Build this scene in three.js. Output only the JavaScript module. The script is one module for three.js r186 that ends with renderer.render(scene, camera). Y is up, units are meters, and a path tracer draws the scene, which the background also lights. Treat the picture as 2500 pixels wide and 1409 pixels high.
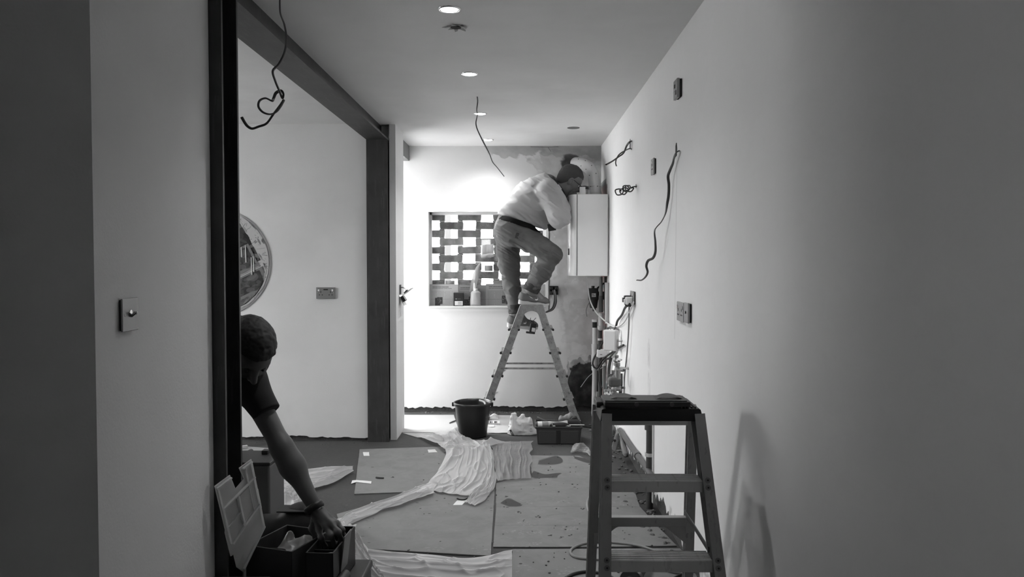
import * as THREE from 'three';
import { RoundedBoxGeometry } from 'three/addons/geometries/RoundedBoxGeometry.js';
import { mergeGeometries, toCreasedNormals } from 'three/addons/utils/BufferGeometryUtils.js';

// ---------------------------------------------------------------- camera, sky, exposure
const W = 2500, H = 1409, FOCAL = 2000, EYE = 1.366;
const scene = new THREE.Scene();
const camera = new THREE.PerspectiveCamera(2 * Math.atan(H / 2 / FOCAL) * 180 / Math.PI, W / H, 0.05, 200);
camera.rotation.order = 'YXZ';
camera.position.set(0, EYE, 0);
camera.rotation.set(-Math.atan(66.5 / FOCAL), Math.atan(19 / FOCAL), 0);
camera.updateMatrixWorld(true);
scene.add(camera);

const renderer = new THREE.WebGLRenderer({ antialias: true });
renderer.toneMapping = THREE.LinearToneMapping;
renderer.toneMappingExposure = 1.29;
renderer.shadowMap.enabled = true;

// overcast sky: brightest at the zenith, the same all the way round
{
  const w = 64, h = 32, data = new Float32Array(w * h * 4);
  for (let y = 0; y < h; y++) {
    const up = Math.max(0, Math.sin(((y + 0.5) / h - 0.5) * Math.PI)), v = (1 + 2 * up) / 3 * 1.35;
    for (let x = 0; x < w; x++) data.set([v, v, v, 1], (y * w + x) * 4);
  }
  const sky = new THREE.DataTexture(data, w, h, THREE.RGBAFormat, THREE.FloatType);
  sky.mapping = THREE.EquirectangularReflectionMapping; sky.magFilter = THREE.LinearFilter; sky.needsUpdate = true;
  scene.background = sky; scene.backgroundIntensity = 17;
}
const LAMP_CD = 2.7;                    // candela of each lit ceiling lamp

// ---------------------------------------------------------------- helpers
const DEG = Math.PI / 180;
let seedState = 7;
const rnd = (a = 0, b = 1) => { seedState = (seedState * 1664525 + 1013904223) >>> 0; return a + (b - a) * seedState / 4294967296; };
const V = (x, y, z) => new THREE.Vector3(x, y, z);
/** point seen at a photograph pixel, at depth d metres along the room */
function P(px, py, d) {
  const r = V((px - W / 2) / FOCAL, (H / 2 - py) / FOCAL, -1).applyQuaternion(camera.quaternion);
  return r.multiplyScalar(d / -r.z).add(camera.position);
}
/** the same, but never into the right-hand wall */
function PC(px, py, d, gap = 0.03) { const p = P(px, py, d); return p.x > 0.73 - gap ? PX(px, py, 0.73 - gap) : p; }
/** the same, where the sight line meets the height y */
function PF(px, py, y = 0) {
  const r = V((px - W / 2) / FOCAL, (H / 2 - py) / FOCAL, -1).applyQuaternion(camera.quaternion);
  return r.multiplyScalar((y - EYE) / r.y).add(camera.position);
}
/** the same, where the sight line meets the plane x */
function PX(px, py, x) {
  const r = V((px - W / 2) / FOCAL, (H / 2 - py) / FOCAL, -1).applyQuaternion(camera.quaternion);
  return r.multiplyScalar(x / r.x).add(camera.position);
}

// lattice noise
const HASH = new Uint16Array(65536); for (let i = 0; i < 65536; i++) HASH[i] = rnd(0, 65536) | 0;
const hash3 = (x, y, z) => HASH[(x + HASH[(y + HASH[z & 65535]) & 65535]) & 65535] / 65535;
const sm = (t) => t * t * (3 - 2 * t), lerp = (a, b, t) => a + (b - a) * t, clamp = (v, a = 0, b = 1) => Math.max(a, Math.min(b, v));
const sstep = (a, b, v) => sm(clamp((v - a) / (b - a)));
function noise3(x, y, z) {
  const X = Math.floor(x), Y = Math.floor(y), Z = Math.floor(z), u = sm(x - X), v = sm(y - Y), w = sm(z - Z);
  const f = (i, j, k) => hash3(X + i + 4096, Y + j + 4096, Z + k + 4096);
  return lerp(lerp(lerp(f(0, 0, 0), f(1, 0, 0), u), lerp(f(0, 1, 0), f(1, 1, 0), u), v), lerp(lerp(f(0, 0, 1), f(1, 0, 1), u), lerp(f(0, 1, 1), f(1, 1, 1), u), v), w) * 2 - 1;
}
function fbm(x, y, z = 0, n = 4) { let s = 0, a = 0.5; for (let i = 0; i < n; i++) { s += a * noise3(x, y, z + i * 17.3); x *= 2.03; y *= 2.03; z *= 2.03; a *= 0.5; } return s; }

function dataTex(w, h, fn, srgb, metresW = 1, metresH = metresW * h / w) {
  const d = new Uint8Array(w * h * 4);
  for (let y = 0; y < h; y++) for (let x = 0; x < w; x++) {
    const v = clamp(fn(x / w, y / h)) * 255, o = (y * w + x) * 4;
    d[o] = d[o + 1] = d[o + 2] = v; d[o + 3] = 255;
  }
  const t = new THREE.DataTexture(d, w, h, THREE.RGBAFormat);
  t.wrapS = t.wrapT = THREE.RepeatWrapping; t.magFilter = THREE.LinearFilter; t.minFilter = THREE.LinearMipmapLinearFilter; t.generateMipmaps = true;
  if (srgb) t.colorSpace = THREE.SRGBColorSpace;
  t.repeat.set(1 / metresW, 1 / metresH); t.needsUpdate = true;
  return t;
}
/** noise that tiles over [0,1]^2 : mean of four shifted copies */
const tile = (f) => (u, v) => { const a = sm(u), b = sm(v); return lerp(lerp(f(u, v), f(u - 1, v), a), lerp(f(u, v - 1), f(u - 1, v - 1), a), b); };
function canvasTex(w, h, draw, srgb = true) {
  const c = document.createElement('canvas'); c.width = w; c.height = h;
  draw(c.getContext('2d'), w, h);
  const t = new THREE.CanvasTexture(c); if (srgb) t.colorSpace = THREE.SRGBColorSpace;
  t.wrapS = t.wrapT = THREE.ClampToEdgeWrapping; t.anisotropy = 8;
  return t;
}
const grey = (v) => new THREE.Color().setRGB(v, v, v);
function mat(v, roughness = 0.8, more = {}) {
  const phys = ['transmission', 'clearcoat', 'sheen', 'ior', 'specularIntensity'].some((k) => k in more);
  return new (phys ? THREE.MeshPhysicalMaterial : THREE.MeshStandardMaterial)({ color: grey(v), roughness, side: THREE.DoubleSide, ...more });
}

// ---- geometry helpers
/** uv in metres, looked up along each face's main axis (geometry must have its own vertices per face) */
function metreUV(g) {
  if (g.index) g = g.toNonIndexed();
  const p = g.attributes.position, uv = new Float32Array(p.count * 2), a = V(), b = V(), c = V();
  for (let i = 0; i < p.count; i += 3) {
    a.fromBufferAttribute(p, i); b.fromBufferAttribute(p, i + 1); c.fromBufferAttribute(p, i + 2);
    const n = b.clone().sub(a).cross(c.clone().sub(a)), x = Math.abs(n.x), y = Math.abs(n.y), z = Math.abs(n.z);
    [a, b, c].forEach((q, k) => { const m = x >= y && x >= z ? [-q.z, q.y] : y >= z ? [q.x, -q.z] : [q.x, q.y]; uv.set(m, (i + k) * 2); });
  }
  g.setAttribute('uv', new THREE.BufferAttribute(uv, 2));
  return g;
}
function box(x0, x1, y0, y1, z0, z1) { const g = new THREE.BoxGeometry(Math.abs(x1 - x0), Math.abs(y1 - y0), Math.abs(z1 - z0)); g.translate((x0 + x1) / 2, (y0 + y1) / 2, (z0 + z1) / 2); return metreUV(g); }
function rbox(w, h, d, r = 0.004, seg = 2) { return metreUV(new RoundedBoxGeometry(w, h, d, seg, Math.min(r, w / 2.01, h / 2.01, d / 2.01))); }
const shift = (g, x, y, z) => { g.translate(x, y, z); return g; };
function merged(list) { return mergeGeometries(list.map((g) => { g = g.index ? g.toNonIndexed() : g; const o = new THREE.BufferGeometry(); for (const k of ['position', 'normal', 'uv']) if (g.attributes[k]) o.setAttribute(k, g.attributes[k]); return o; })); }
function tube(pts, r, seg = 0, radial = 8, tension = 0.5) {
  const c = new THREE.CatmullRomCurve3(pts.map((p) => (p.isVector3 ? p : V(...p))), false, 'centripetal', tension);
  return capped(new THREE.TubeGeometry(c, seg || pts.length * 8, r, radial, false), radial, seg || pts.length * 8);
}
function capped(g, radial, seg) {   // close the two ends of a tube
  const p = g.attributes.position, ix = Array.from(g.index.array), pos = Array.from(p.array), nor = Array.from(g.attributes.normal.array), uv = Array.from(g.attributes.uv.array);
  for (const [s, flip] of [[0, 1], [seg, 0]]) {
    const c = V(), n = pos.length / 3; for (let i = 0; i < radial; i++) c.add(V().fromBufferAttribute(p, s * (radial + 1) + i)); c.multiplyScalar(1 / radial);
    pos.push(c.x, c.y, c.z); nor.push(0, 1, 0); uv.push(0, 0);
    for (let i = 0; i < radial; i++) { const a = s * (radial + 1) + i; flip ? ix.push(n, a, a + 1) : ix.push(n, a + 1, a); }
  }
  const o = new THREE.BufferGeometry();
  o.setAttribute('position', new THREE.Float32BufferAttribute(pos, 3)); o.setAttribute('normal', new THREE.Float32BufferAttribute(nor, 3)); o.setAttribute('uv', new THREE.Float32BufferAttribute(uv, 2)); o.setIndex(ix);
  return o;
}
/** a bar of rectangular section from a to b; "up" fixes the direction of its height */
function bar(a, b, w, h, up = V(0, 1, 0), r = 0.003) {
  const d = b.clone().sub(a), L = d.length(); d.normalize();
  const s = d.clone().cross(up).normalize(), u = s.clone().cross(d);
  const g = rbox(w, h, L, r); g.applyMatrix4(new THREE.Matrix4().makeBasis(s, u, d.clone().negate()).setPosition(a.clone().add(b).multiplyScalar(0.5)));
  return g;
}
function rod(a, b, r, radial = 12, r2 = r) {
  const d = b.clone().sub(a), g = new THREE.CylinderGeometry(r2, r, d.length(), radial);
  g.applyQuaternion(new THREE.Quaternion().setFromUnitVectors(V(0, 1, 0), d.clone().normalize())); const m = a.clone().add(b).multiplyScalar(0.5); return shift(g, m.x, m.y, m.z);
}
function extrude(pts, depth, bevel = 0) {
  const s = pts instanceof THREE.Shape ? pts : new THREE.Shape(pts.map((p) => new THREE.Vector2(p[0], p[1])));
  return new THREE.ExtrudeGeometry(s, { depth, bevelEnabled: bevel > 0, bevelThickness: bevel, bevelSize: bevel, bevelOffset: -bevel, bevelSegments: 2, curveSegments: 20 });
}
function grid(nu, nv, fn, closeU = false) {     // sheet from fn(u,v) -> Vector3
  const pos = [], uv = [], ix = [];
  for (let j = 0; j <= nv; j++) for (let i = 0; i <= nu; i++) { const p = fn(i / nu, j / nv); pos.push(p.x, p.y, p.z); uv.push(i / nu, j / nv); }
  for (let j = 0; j < nv; j++) for (let i = 0; i < nu; i++) { const a = j * (nu + 1) + i, b = a + 1, c = a + nu + 1, d = c + 1; ix.push(a, b, d, a, d, c); }
  const g = new THREE.BufferGeometry();
  g.setAttribute('position', new THREE.Float32BufferAttribute(pos, 3)); g.setAttribute('uv', new THREE.Float32BufferAttribute(uv, 2)); g.setIndex(ix); g.computeVertexNormals();
  return g;
}

// ---- objects
const taken = {};
const numbered = (n) => { const k = taken[n] = (taken[n] ?? -1) + 1; return k ? n + '_' + String(k).padStart(3, '0') : n; };
function mesh(name, geo, m, parent) {
  const o = new THREE.Mesh(geo, m); o.name = parent ? (() => { parent.userData.kids ??= {}; const k = parent.userData.kids[name] = (parent.userData.kids[name] ?? -1) + 1; return k ? name + '_' + String(k).padStart(3, '0') : name; })() : numbered(name);
  (parent ?? scene).add(o); return o;
}
function struct(name, geo, m) { const o = mesh(name, geo, m); o.userData.kind = 'structure'; return o; }
/** a thing: a Group at its base; parts are added to it in its own axes */
function thing(name, label, category, pos = V(0, 0, 0), group, turn = 0) {
  const o = new THREE.Group(); o.name = numbered(name); o.position.copy(pos.isVector3 ? pos : V(...pos)); o.rotation.y = turn;
  Object.assign(o.userData, { label, category }, group ? { group } : {}); scene.add(o); return o;
}
function single(name, geo, m, label, category, group) { const o = mesh(name, geo, m); Object.assign(o.userData, { label, category }, group ? { group } : {}); return o; }
/** part whose geometry is given in the world, under a thing that is only moved */
function part(name, geo, m, parent, label) { geo = geo.clone(); geo.translate(-parent.position.x, -parent.position.y, -parent.position.z); const o = mesh(name, geo, m, parent); if (label) o.userData.label = label; return o; }
function sub(name, geo, m, parent) { geo = geo.clone(); geo.translate(-parent.parent.position.x, -parent.parent.position.y, -parent.parent.position.z); return mesh(name, geo, m, parent); }
// ---------------------------------------------------------------- surface materials
const stipple = dataTex(512, 512, tile((u, v) => 0.5 + 0.5 * fbm(u * 90, v * 90, 1, 3)), false, 0.5);
const mottle = dataTex(512, 512, tile((u, v) => 0.93 + 0.09 * fbm(u * 7, v * 7, 5, 5)), false, 1.7);
const plasterLook = { map: mottle, bumpMap: stipple, bumpScale: 0.0006 };
const M = {
  paint: mat(0.80, 0.85, plasterLook),
  paintCeiling: mat(0.80, 0.9, plasterLook),
  steel: mat(0.075, 0.5, { metalness: 0.25, map: dataTex(512, 512, tile((u, v) => { const n = fbm(u * 9, v * 9, 9, 5), s = fbm(u * 60, v * 6, 3, 3); return 0.62 + 0.35 * n + (s > 0.33 ? 0.25 : 0) + 0.12 * s; }), false, 0.9), bumpMap: stipple, bumpScale: 0.0004 }),
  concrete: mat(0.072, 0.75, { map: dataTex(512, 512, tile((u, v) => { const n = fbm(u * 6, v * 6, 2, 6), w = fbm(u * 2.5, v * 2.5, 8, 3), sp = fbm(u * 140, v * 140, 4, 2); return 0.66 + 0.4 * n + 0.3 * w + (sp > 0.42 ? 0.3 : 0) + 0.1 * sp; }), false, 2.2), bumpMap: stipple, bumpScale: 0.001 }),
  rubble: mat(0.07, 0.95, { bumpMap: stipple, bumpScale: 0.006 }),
  paving: mat(0.45, 0.9, { map: mottle }),
  black: mat(0.012, 0.45), blackMatt: mat(0.016, 0.8), white: mat(0.75, 0.4), offWhite: mat(0.62, 0.5), metal: mat(0.55, 0.32, { metalness: 0.9 }), chrome: mat(0.7, 0.16, { metalness: 1 }),
};

// ---------------------------------------------------------------- setting
const XR = 0.73, CEIL = 2.4, ZB = -7.386;                       // right wall, ceiling, back wall
const XL = -1.03, ZN = -1.973, ZC = -2.725, ZL = -6.18, ZP = -6.63;   // switch wall, its near end, near column, side-room back wall, pier's far face
const ROOM_FRONT = 3.2, SIDE = -4.1;

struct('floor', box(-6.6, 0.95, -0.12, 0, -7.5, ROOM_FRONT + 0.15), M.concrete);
struct('ceiling', box(-4.3, 0.95, CEIL, CEIL + 0.16, ZB - 0.1, ROOM_FRONT + 0.15), M.paintCeiling);
/** plaster face with a broken lower edge, over a rough backing: outline along "a", base heights from noise */
function ragged(len, top, base, amp, seed, thick, hole) {
  const s = new THREE.Shape(), n = Math.round(len / 0.02);
  s.moveTo(0, top);
  for (let i = 0; i <= n; i++) { const a = len * i / n; s.lineTo(a, Math.max(0.004, base(a) + amp * (fbm(a * 7, seed, 0, 4) + 0.5 * noise3(a * 38, seed, 3)))); }
  s.lineTo(len, top); s.closePath();
  if (hole) s.holes.push(new THREE.Path(hole.map((p) => new THREE.Vector2(...p))));
  return new THREE.ExtrudeGeometry(s, { depth: thick, bevelEnabled: false });
}
// right wall: paint on the room side, bare plaster in the far corner, rubble below the plaster edge
const rightMap = canvasTex(2048, 512, (c, w, h) => {           // u: metres from the back wall, v: height
  c.fillStyle = '#f6f6f6'; c.fillRect(0, 0, w, h);
  const X = (m) => m / 10.7 * w, Y = (y) => h - y / 2.4 * h;
  for (let i = 0; i < 9000; i++) { const a = rnd(0, 1); c.fillStyle = `rgba(${a > 0.5 ? 255 : 232},${a > 0.5 ? 255 : 232},${a > 0.5 ? 255 : 232},0.06)`; c.beginPath(); c.ellipse(rnd(0, w), rnd(0, h), rnd(2, 26), rnd(3, 18), 0, 0, 7); c.fill(); }
  for (let k = 0; k < 300; k++) { const y = rnd(0, 1.95), e = 0.56 + 0.1 * fbm(y * 6, 3) + (y > 1.9 ? -0.1 : 0); c.fillStyle = `rgba(${110 + rnd(-25, 45) | 0},${110},${110},0.35)`; c.fillRect(0, Y(y + 0.12), X(e * rnd(0.75, 1)), rnd(2, 22)); }
  c.strokeStyle = 'rgba(120,120,120,0.35)'; c.lineWidth = 1.2; c.beginPath(); c.moveTo(X(7.386 - 3.83), Y(1.86)); c.lineTo(X(7.386 - 3.86), Y(1.0)); c.stroke();       // hairline crack under the loose cable
  for (let k = 0; k < 60; k++) { c.fillStyle = `rgba(90,90,90,${rnd(0.05, 0.22)})`; c.fillRect(X(7.386 - 4.62 + rnd(-0.05, 0.05)), Y(rnd(0.5, 0.95)), rnd(0.6, 1.6), rnd(3, 22)); }   // dark smears above the pipe chase
  for (let k = 0; k < 400; k++) { c.fillStyle = `rgba(90,90,90,${rnd(0.05, 0.3)})`; const m = rnd(0.4, 5.4); c.fillRect(X(m), Y(0.12 + Math.abs(rnd(-0.05, 0.1) * rnd(0, 1)) ), rnd(2, 9), rnd(3, 9)); }
});
{
  const g = ragged(7.386 + ROOM_FRONT, CEIL, (a) => (a < 0.6 ? 0.14 : 0.085 + 0.03 * sstep(0.6, 2, a)), 0.055, 11, 0.035);
  const uv = g.attributes.uv, p = g.attributes.position;
  for (let i = 0; i < uv.count; i++) uv.setXY(i, p.getX(i) / 10.7, p.getY(i) / 2.4);
  g.rotateY(-Math.PI / 2); g.translate(XR + 0.035, 0, ZB);          // along +z from the back wall, face at x = XR
  struct('wall_right', g, mat(0.87, 0.85, { map: rightMap, bumpMap: plasterLook.bumpMap, bumpScale: 0 }));
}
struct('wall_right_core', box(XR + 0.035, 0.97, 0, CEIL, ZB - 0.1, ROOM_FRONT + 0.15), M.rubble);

// back wall with the window opening
const WX0 = -0.822, WX1 = 0.236, WY0 = 0.945, WY1 = 1.812;
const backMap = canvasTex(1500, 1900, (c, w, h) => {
  const X = (x) => (x + 1.1) / 1.9 * w, Y = (y) => h - y / 2.4 * h;
  c.fillStyle = '#f7f7f7'; c.fillRect(0, 0, w, h);
  const im = c.getImageData(0, 0, w, h), d = im.data;
  for (let j = 0; j < h; j++) for (let i = 0; i < w; i++) {
    const x = i / w * 1.9 - 1.1, y = (1 - j / h) * 2.4, n = fbm(x * 4, y * 4, 2, 5), f = fbm(x * 22, y * 22, 6, 3);
    let t = 246 + 6 * n;
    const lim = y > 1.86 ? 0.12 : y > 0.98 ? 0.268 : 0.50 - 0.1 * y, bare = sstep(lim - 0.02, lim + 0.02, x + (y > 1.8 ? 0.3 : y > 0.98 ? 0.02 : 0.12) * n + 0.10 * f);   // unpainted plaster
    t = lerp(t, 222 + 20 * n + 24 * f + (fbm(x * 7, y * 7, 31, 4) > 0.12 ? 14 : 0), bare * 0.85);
    const sk = sstep(2.27, 2.29, y + 0.14 * n + 0.05 * f) * sstep(-0.3, -0.24, x + 0.4 * n); t = lerp(t, 186 + 40 * n + 24 * f, sk * 0.7);      // skimmed band below the ceiling
    const brown = sstep(0.515, 0.53, x + 0.35 * (0.42 - y) + 0.16 * n + 0.06 * f) * sstep(0.46, 0.445, y + 0.1 * n + 0.04 * f); t = lerp(t, 46 + 60 * f + 30 * n, brown);   // broken out to bare masonry
    const edge = sstep(0.45, 0.47, x + 0.2 * n + 0.08 * f) * sstep(0.50, 0.485, y + 0.1 * f) * (1 - brown); t = lerp(t, 140 + 90 * f, edge * 0.6);
    const r = Math.hypot(x - 0.46, (y - 2.235) * 1.1) - 0.095 - 0.05 * n - 0.03 * f; t = lerp(t, 78 + 50 * f, sstep(0.015, -0.01, r));           // broken edge of the flue hole
    const o = (j * w + i) * 4; d[o] = d[o + 1] = d[o + 2] = clamp(t, 0, 255);
  }
  c.putImageData(im, 0, 0);
  c.strokeStyle = 'rgba(60,60,60,0.8)'; c.lineWidth = 2; c.beginPath(); c.moveTo(X(0.2), Y(2.392)); c.lineTo(X(0.32), Y(2.388)); c.lineTo(X(0.41), Y(2.392)); c.moveTo(X(0.33), Y(2.388)); c.lineTo(X(0.335), Y(2.35)); c.stroke();
});
{
  const x0 = -1.45, g = ragged(XR + 0.04 - x0, CEIL, (a) => 0.034 + 0.012 * sstep(0.2, 1.2, a), 0.018, 23, 0.11, [[WX0 - x0, WY0], [WX1 - x0, WY0], [WX1 - x0, WY1], [WX0 - x0, WY1]]);
  const uv = g.attributes.uv, p = g.attributes.position;
  for (let i = 0; i < uv.count; i++) uv.setXY(i, clamp((p.getX(i) + x0 + 1.1) / 1.9, 0.001, 0.999), p.getY(i) / 2.4);
  g.translate(x0, 0, ZB - 0.11);
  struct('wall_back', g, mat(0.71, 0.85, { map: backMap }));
}
struct('trim_1', box(-1.3, XR, 0.0, 0.09, ZB - 0.10, ZB - 0.03), M.rubble);            // dark masonry behind the broken foot of the plaster
// switch wall on the left, side room, pier, and the shell behind the camera
struct('wall_left', merged([box(-1.15, XL, 0, CEIL, ZC, ZN), box(SIDE - 0.2, -1.15, 0, CEIL, ZN - 0.12, ZN)]), M.paint);
{
  const len = -1.10 - SIDE, g = ragged(len, CEIL, () => 0.03, 0.012, 41, 0.06); g.translate(SIDE, 0, ZL - 0.06);
  struct('wall_side_back', metreUV(g), mat(0.74, 0.85, plasterLook));
}
struct('wall_exterior', box(SIDE - 0.2, -1.148, 0, CEIL + 0.2, ZP, ZL - 0.2), M.paint);
struct('wall_side_core', merged([box(SIDE, -1.148, 0, CEIL, ZL - 0.2, ZL - 0.06), box(SIDE, -1.148, 0, 0.1, ZL - 0.06, ZL - 0.02)]), M.rubble);
struct('wall_pier', box(-1.148, -0.94, 0.0, CEIL, ZP, -6.3), M.paint);
struct('trim_2', box(-0.988, -0.94, 0.0, CEIL, -6.3, -6.215), M.paint);
const WS0 = -3.8, WS1 = -5.35;                                  // window on the far side of the side room
struct('wall_side_far', merged([box(SIDE - 0.2, SIDE, 0, 0.85, ZP, ZN), box(SIDE - 0.2, SIDE, 2.2, CEIL, ZP, ZN), box(SIDE - 0.2, SIDE, 0.85, 2.2, ZP, WS1), box(SIDE - 0.2, SIDE, 0.85, 2.2, WS0, ZN)]), M.paint);
struct('window_2', merged([box(SIDE - 0.14, SIDE - 0.08, 0.85, 0.91, WS1, WS0), box(SIDE - 0.14, SIDE - 0.08, 2.14, 2.2, WS1, WS0), box(SIDE - 0.14, SIDE - 0.08, 0.91, 2.14, WS1, WS1 + 0.06), box(SIDE - 0.14, SIDE - 0.08, 0.91, 2.14, WS0 - 0.06, WS0), box(SIDE - 0.13, SIDE - 0.09, 0.91, 2.14, (WS0 + WS1) / 2 - 0.03, (WS0 + WS1) / 2 + 0.03)]), M.white);
// hallway behind the camera
const dim = mat(0.78, 0.9);
struct('wall_hall_left', merged([box(-1.42, -1.3, 0, 1.35, ZN, ROOM_FRONT), box(-1.42, -1.3, 1.8, CEIL, ZN, ROOM_FRONT), box(-1.42, -1.3, 1.35, 1.8, ZN, -0.71), box(-1.42, -1.3, 1.35, 1.8, -0.49, ROOM_FRONT)]), dim);   // unseen wall set close to shape light; small side opening added as fill
struct('wall_hall_back', merged([box(-1.42, -0.86, 0, CEIL, ROOM_FRONT, ROOM_FRONT + 0.15), box(-0.65, 0.95, 0, CEIL, ROOM_FRONT, ROOM_FRONT + 0.15), box(-0.86, -0.65, 0, 1.45, ROOM_FRONT, ROOM_FRONT + 0.15), box(-0.86, -0.65, 1.85, CEIL, ROOM_FRONT, ROOM_FRONT + 0.15)]), dim);   // unseen; small opening added to let fill light in from behind
// doorway to the garden on the left of the back end: lintel over it
struct('beam_lintel', box(-1.15, -0.993, 2.268, CEIL, ZB, ZP), mat(0.2, 0.8, { map: mottle }));
struct('ground_outside', box(-40, 30, -0.2, -0.02, -60, ZP - 0.02), M.paving);
struct('ground_outside', box(-40, SIDE - 0.2, -0.2, -0.02, ZP - 0.02, 20), M.paving);

// steel goal-post frame
function sectionI(w, h, tf, tw) { return [[-w / 2, 0], [w / 2, 0], [w / 2, tf], [tw / 2, tf], [tw / 2, h - tf], [w / 2, h - tf], [w / 2, h], [-w / 2, h], [-w / 2, h - tf], [-tw / 2, h - tf], [-tw / 2, tf], [-w / 2, tf]]; }
{
  const beam = extrude(sectionI(0.16, 0.2, 0.014, 0.016), 6.30 - 2.725, 0.0015); beam.translate(-1.068, 2.275, -6.30);
  struct('steel_beam', metreUV(beam), M.steel);
  const col = (z) => { const g = extrude(sectionI(0.16, 0.16, 0.014, 0.014), 2.275, 0.0015); g.rotateX(-Math.PI / 2); g.translate(-1.068, 0, z); return metreUV(g); };
  struct('steel_column', col(-2.727), M.steel);
  struct('steel_column', col(-6.14), M.steel);
}
// ---------------------------------------------------------------- ceiling lamps
const lensLit = new THREE.MeshStandardMaterial({ color: grey(0.9), emissive: grey(1), emissiveIntensity: 14, roughness: 0.3 });
const lampAt = [[1097, 22], [1146, 180], [1173, 277], [1192, 341]];
lampAt.forEach(([px, py], i) => {
  const p = PF(px, py, CEIL);
  const t = thing('ceiling_lamp', ['lit round ceiling spotlight nearest the torn hole in the ceiling', 'lit round ceiling spotlight between the torn hole and the hanging ceiling cable', 'lit round ceiling spotlight just behind the hanging ceiling cable', 'lit round ceiling spotlight closest to the brick window wall'][i], 'ceiling light', p, 'lit ceiling spotlights in a row');
  mesh('bezel', new THREE.TorusGeometry(0.041, 0.007, 10, 36).rotateX(Math.PI / 2).scale(1, 0.7, 1), M.chrome, t);
  const l = mesh('lens', shift(new THREE.CylinderGeometry(0.034, 0.034, 0.004, 28), 0, -0.003, 0), lensLit, t);
  const s = new THREE.SpotLight(0xffffff, LAMP_CD, 0, 70 * DEG, 1, 2); s.position.set(p.x, p.y - 0.012, p.z); s.target.position.set(p.x, 0, p.z); s.shadow.radius = 1.5; s.name = 'ceiling_lamp_beam'; scene.add(s, s.target);
});
// ---------------------------------------------------------------- back window, brick screen behind it, things on its sill
{
  const zf = ZB - 0.105, f = [];       // frame stands behind the plaster face
  const fr = mat(0.72, 0.6, { bumpMap: stipple, bumpScale: 0.0005 });
  const win = struct('window_1', merged([box(WX0, WX1, WY1 - 0.022, WY1, zf - 0.045, zf), box(WX0, WX1, WY0, WY0 + 0.03, zf - 0.045, zf), box(WX0, WX0 + 0.018, WY0, WY1, zf - 0.045, zf), box(WX1 - 0.024, WX1, WY0, WY1, zf - 0.045, zf)]), fr);
  mesh('pane', box(WX0 + 0.015, WX1 - 0.02, WY0 + 0.025, WY1 - 0.02, zf - 0.026, zf - 0.0255), mat(1, 0.02, { transmission: 1, thickness: 0, ior: 1.45 }), win);
  // masking strips round the opening, a little uneven
  const strip = (x0, x1, y0, y1, seed) => { const h = Math.abs(x1 - x0) > Math.abs(y1 - y0); return grid(40, 2, (u, v) => { const a = h ? lerp(x0, x1, u) : lerp(x0, x1, v), b = h ? lerp(y0, y1, v) : lerp(y0, y1, u), n = 0.004 * fbm(u * 14, v * 3, seed); return V(a + (h ? 0 : n), b + (h ? n : 0), ZB + 0.003 + 0.003 * Math.abs(n) * 200 * v * (1 - v)); }); };
  const tape = mat(0.7, 0.55);
  mesh('masking_strip', strip(WX0 - 0.02, WX1 + 0.02, WY1 - 0.002, WY1 + 0.014, 3), tape, win);
  mesh('masking_strip', strip(WX0 - 0.02, WX0 - 0.002, WY0 - 0.02, WY1 + 0.01, 5), tape, win);
  mesh('masking_strip', strip(WX1, WX1 + 0.022, WY0 - 0.02, WY1 + 0.01, 6), tape, win);
  mesh('masking_strip', strip(WX0 - 0.02, WX1 + 0.02, WY0 - 0.03, WY0, 7), tape, win);
  mesh('bead', box(WX1 + 0.025, WX1 + 0.030, WY0 - 0.02, WY1, ZB, ZB + 0.004), M.steel, win);
  struct('trim_3', shift(rbox(WX1 - WX0 - 0.004, 0.016, 0.13, 0.004), (WX0 + WX1) / 2, WY0 + 0.008, ZB - 0.045), mat(0.72, 0.6, { map: canvasTex(512, 64, (c, w, h) => { c.fillStyle = '#e8e8e8'; c.fillRect(0, 0, w, h); for (let i = 0; i < 90; i++) { c.fillStyle = `rgba(60,60,60,${rnd(0.1, 0.6)})`; c.beginPath(); c.ellipse(rnd(0, w), rnd(0, h), rnd(1, 9), rnd(1, 4), 0, 0, 7); c.fill(); } }) }));
}
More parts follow.
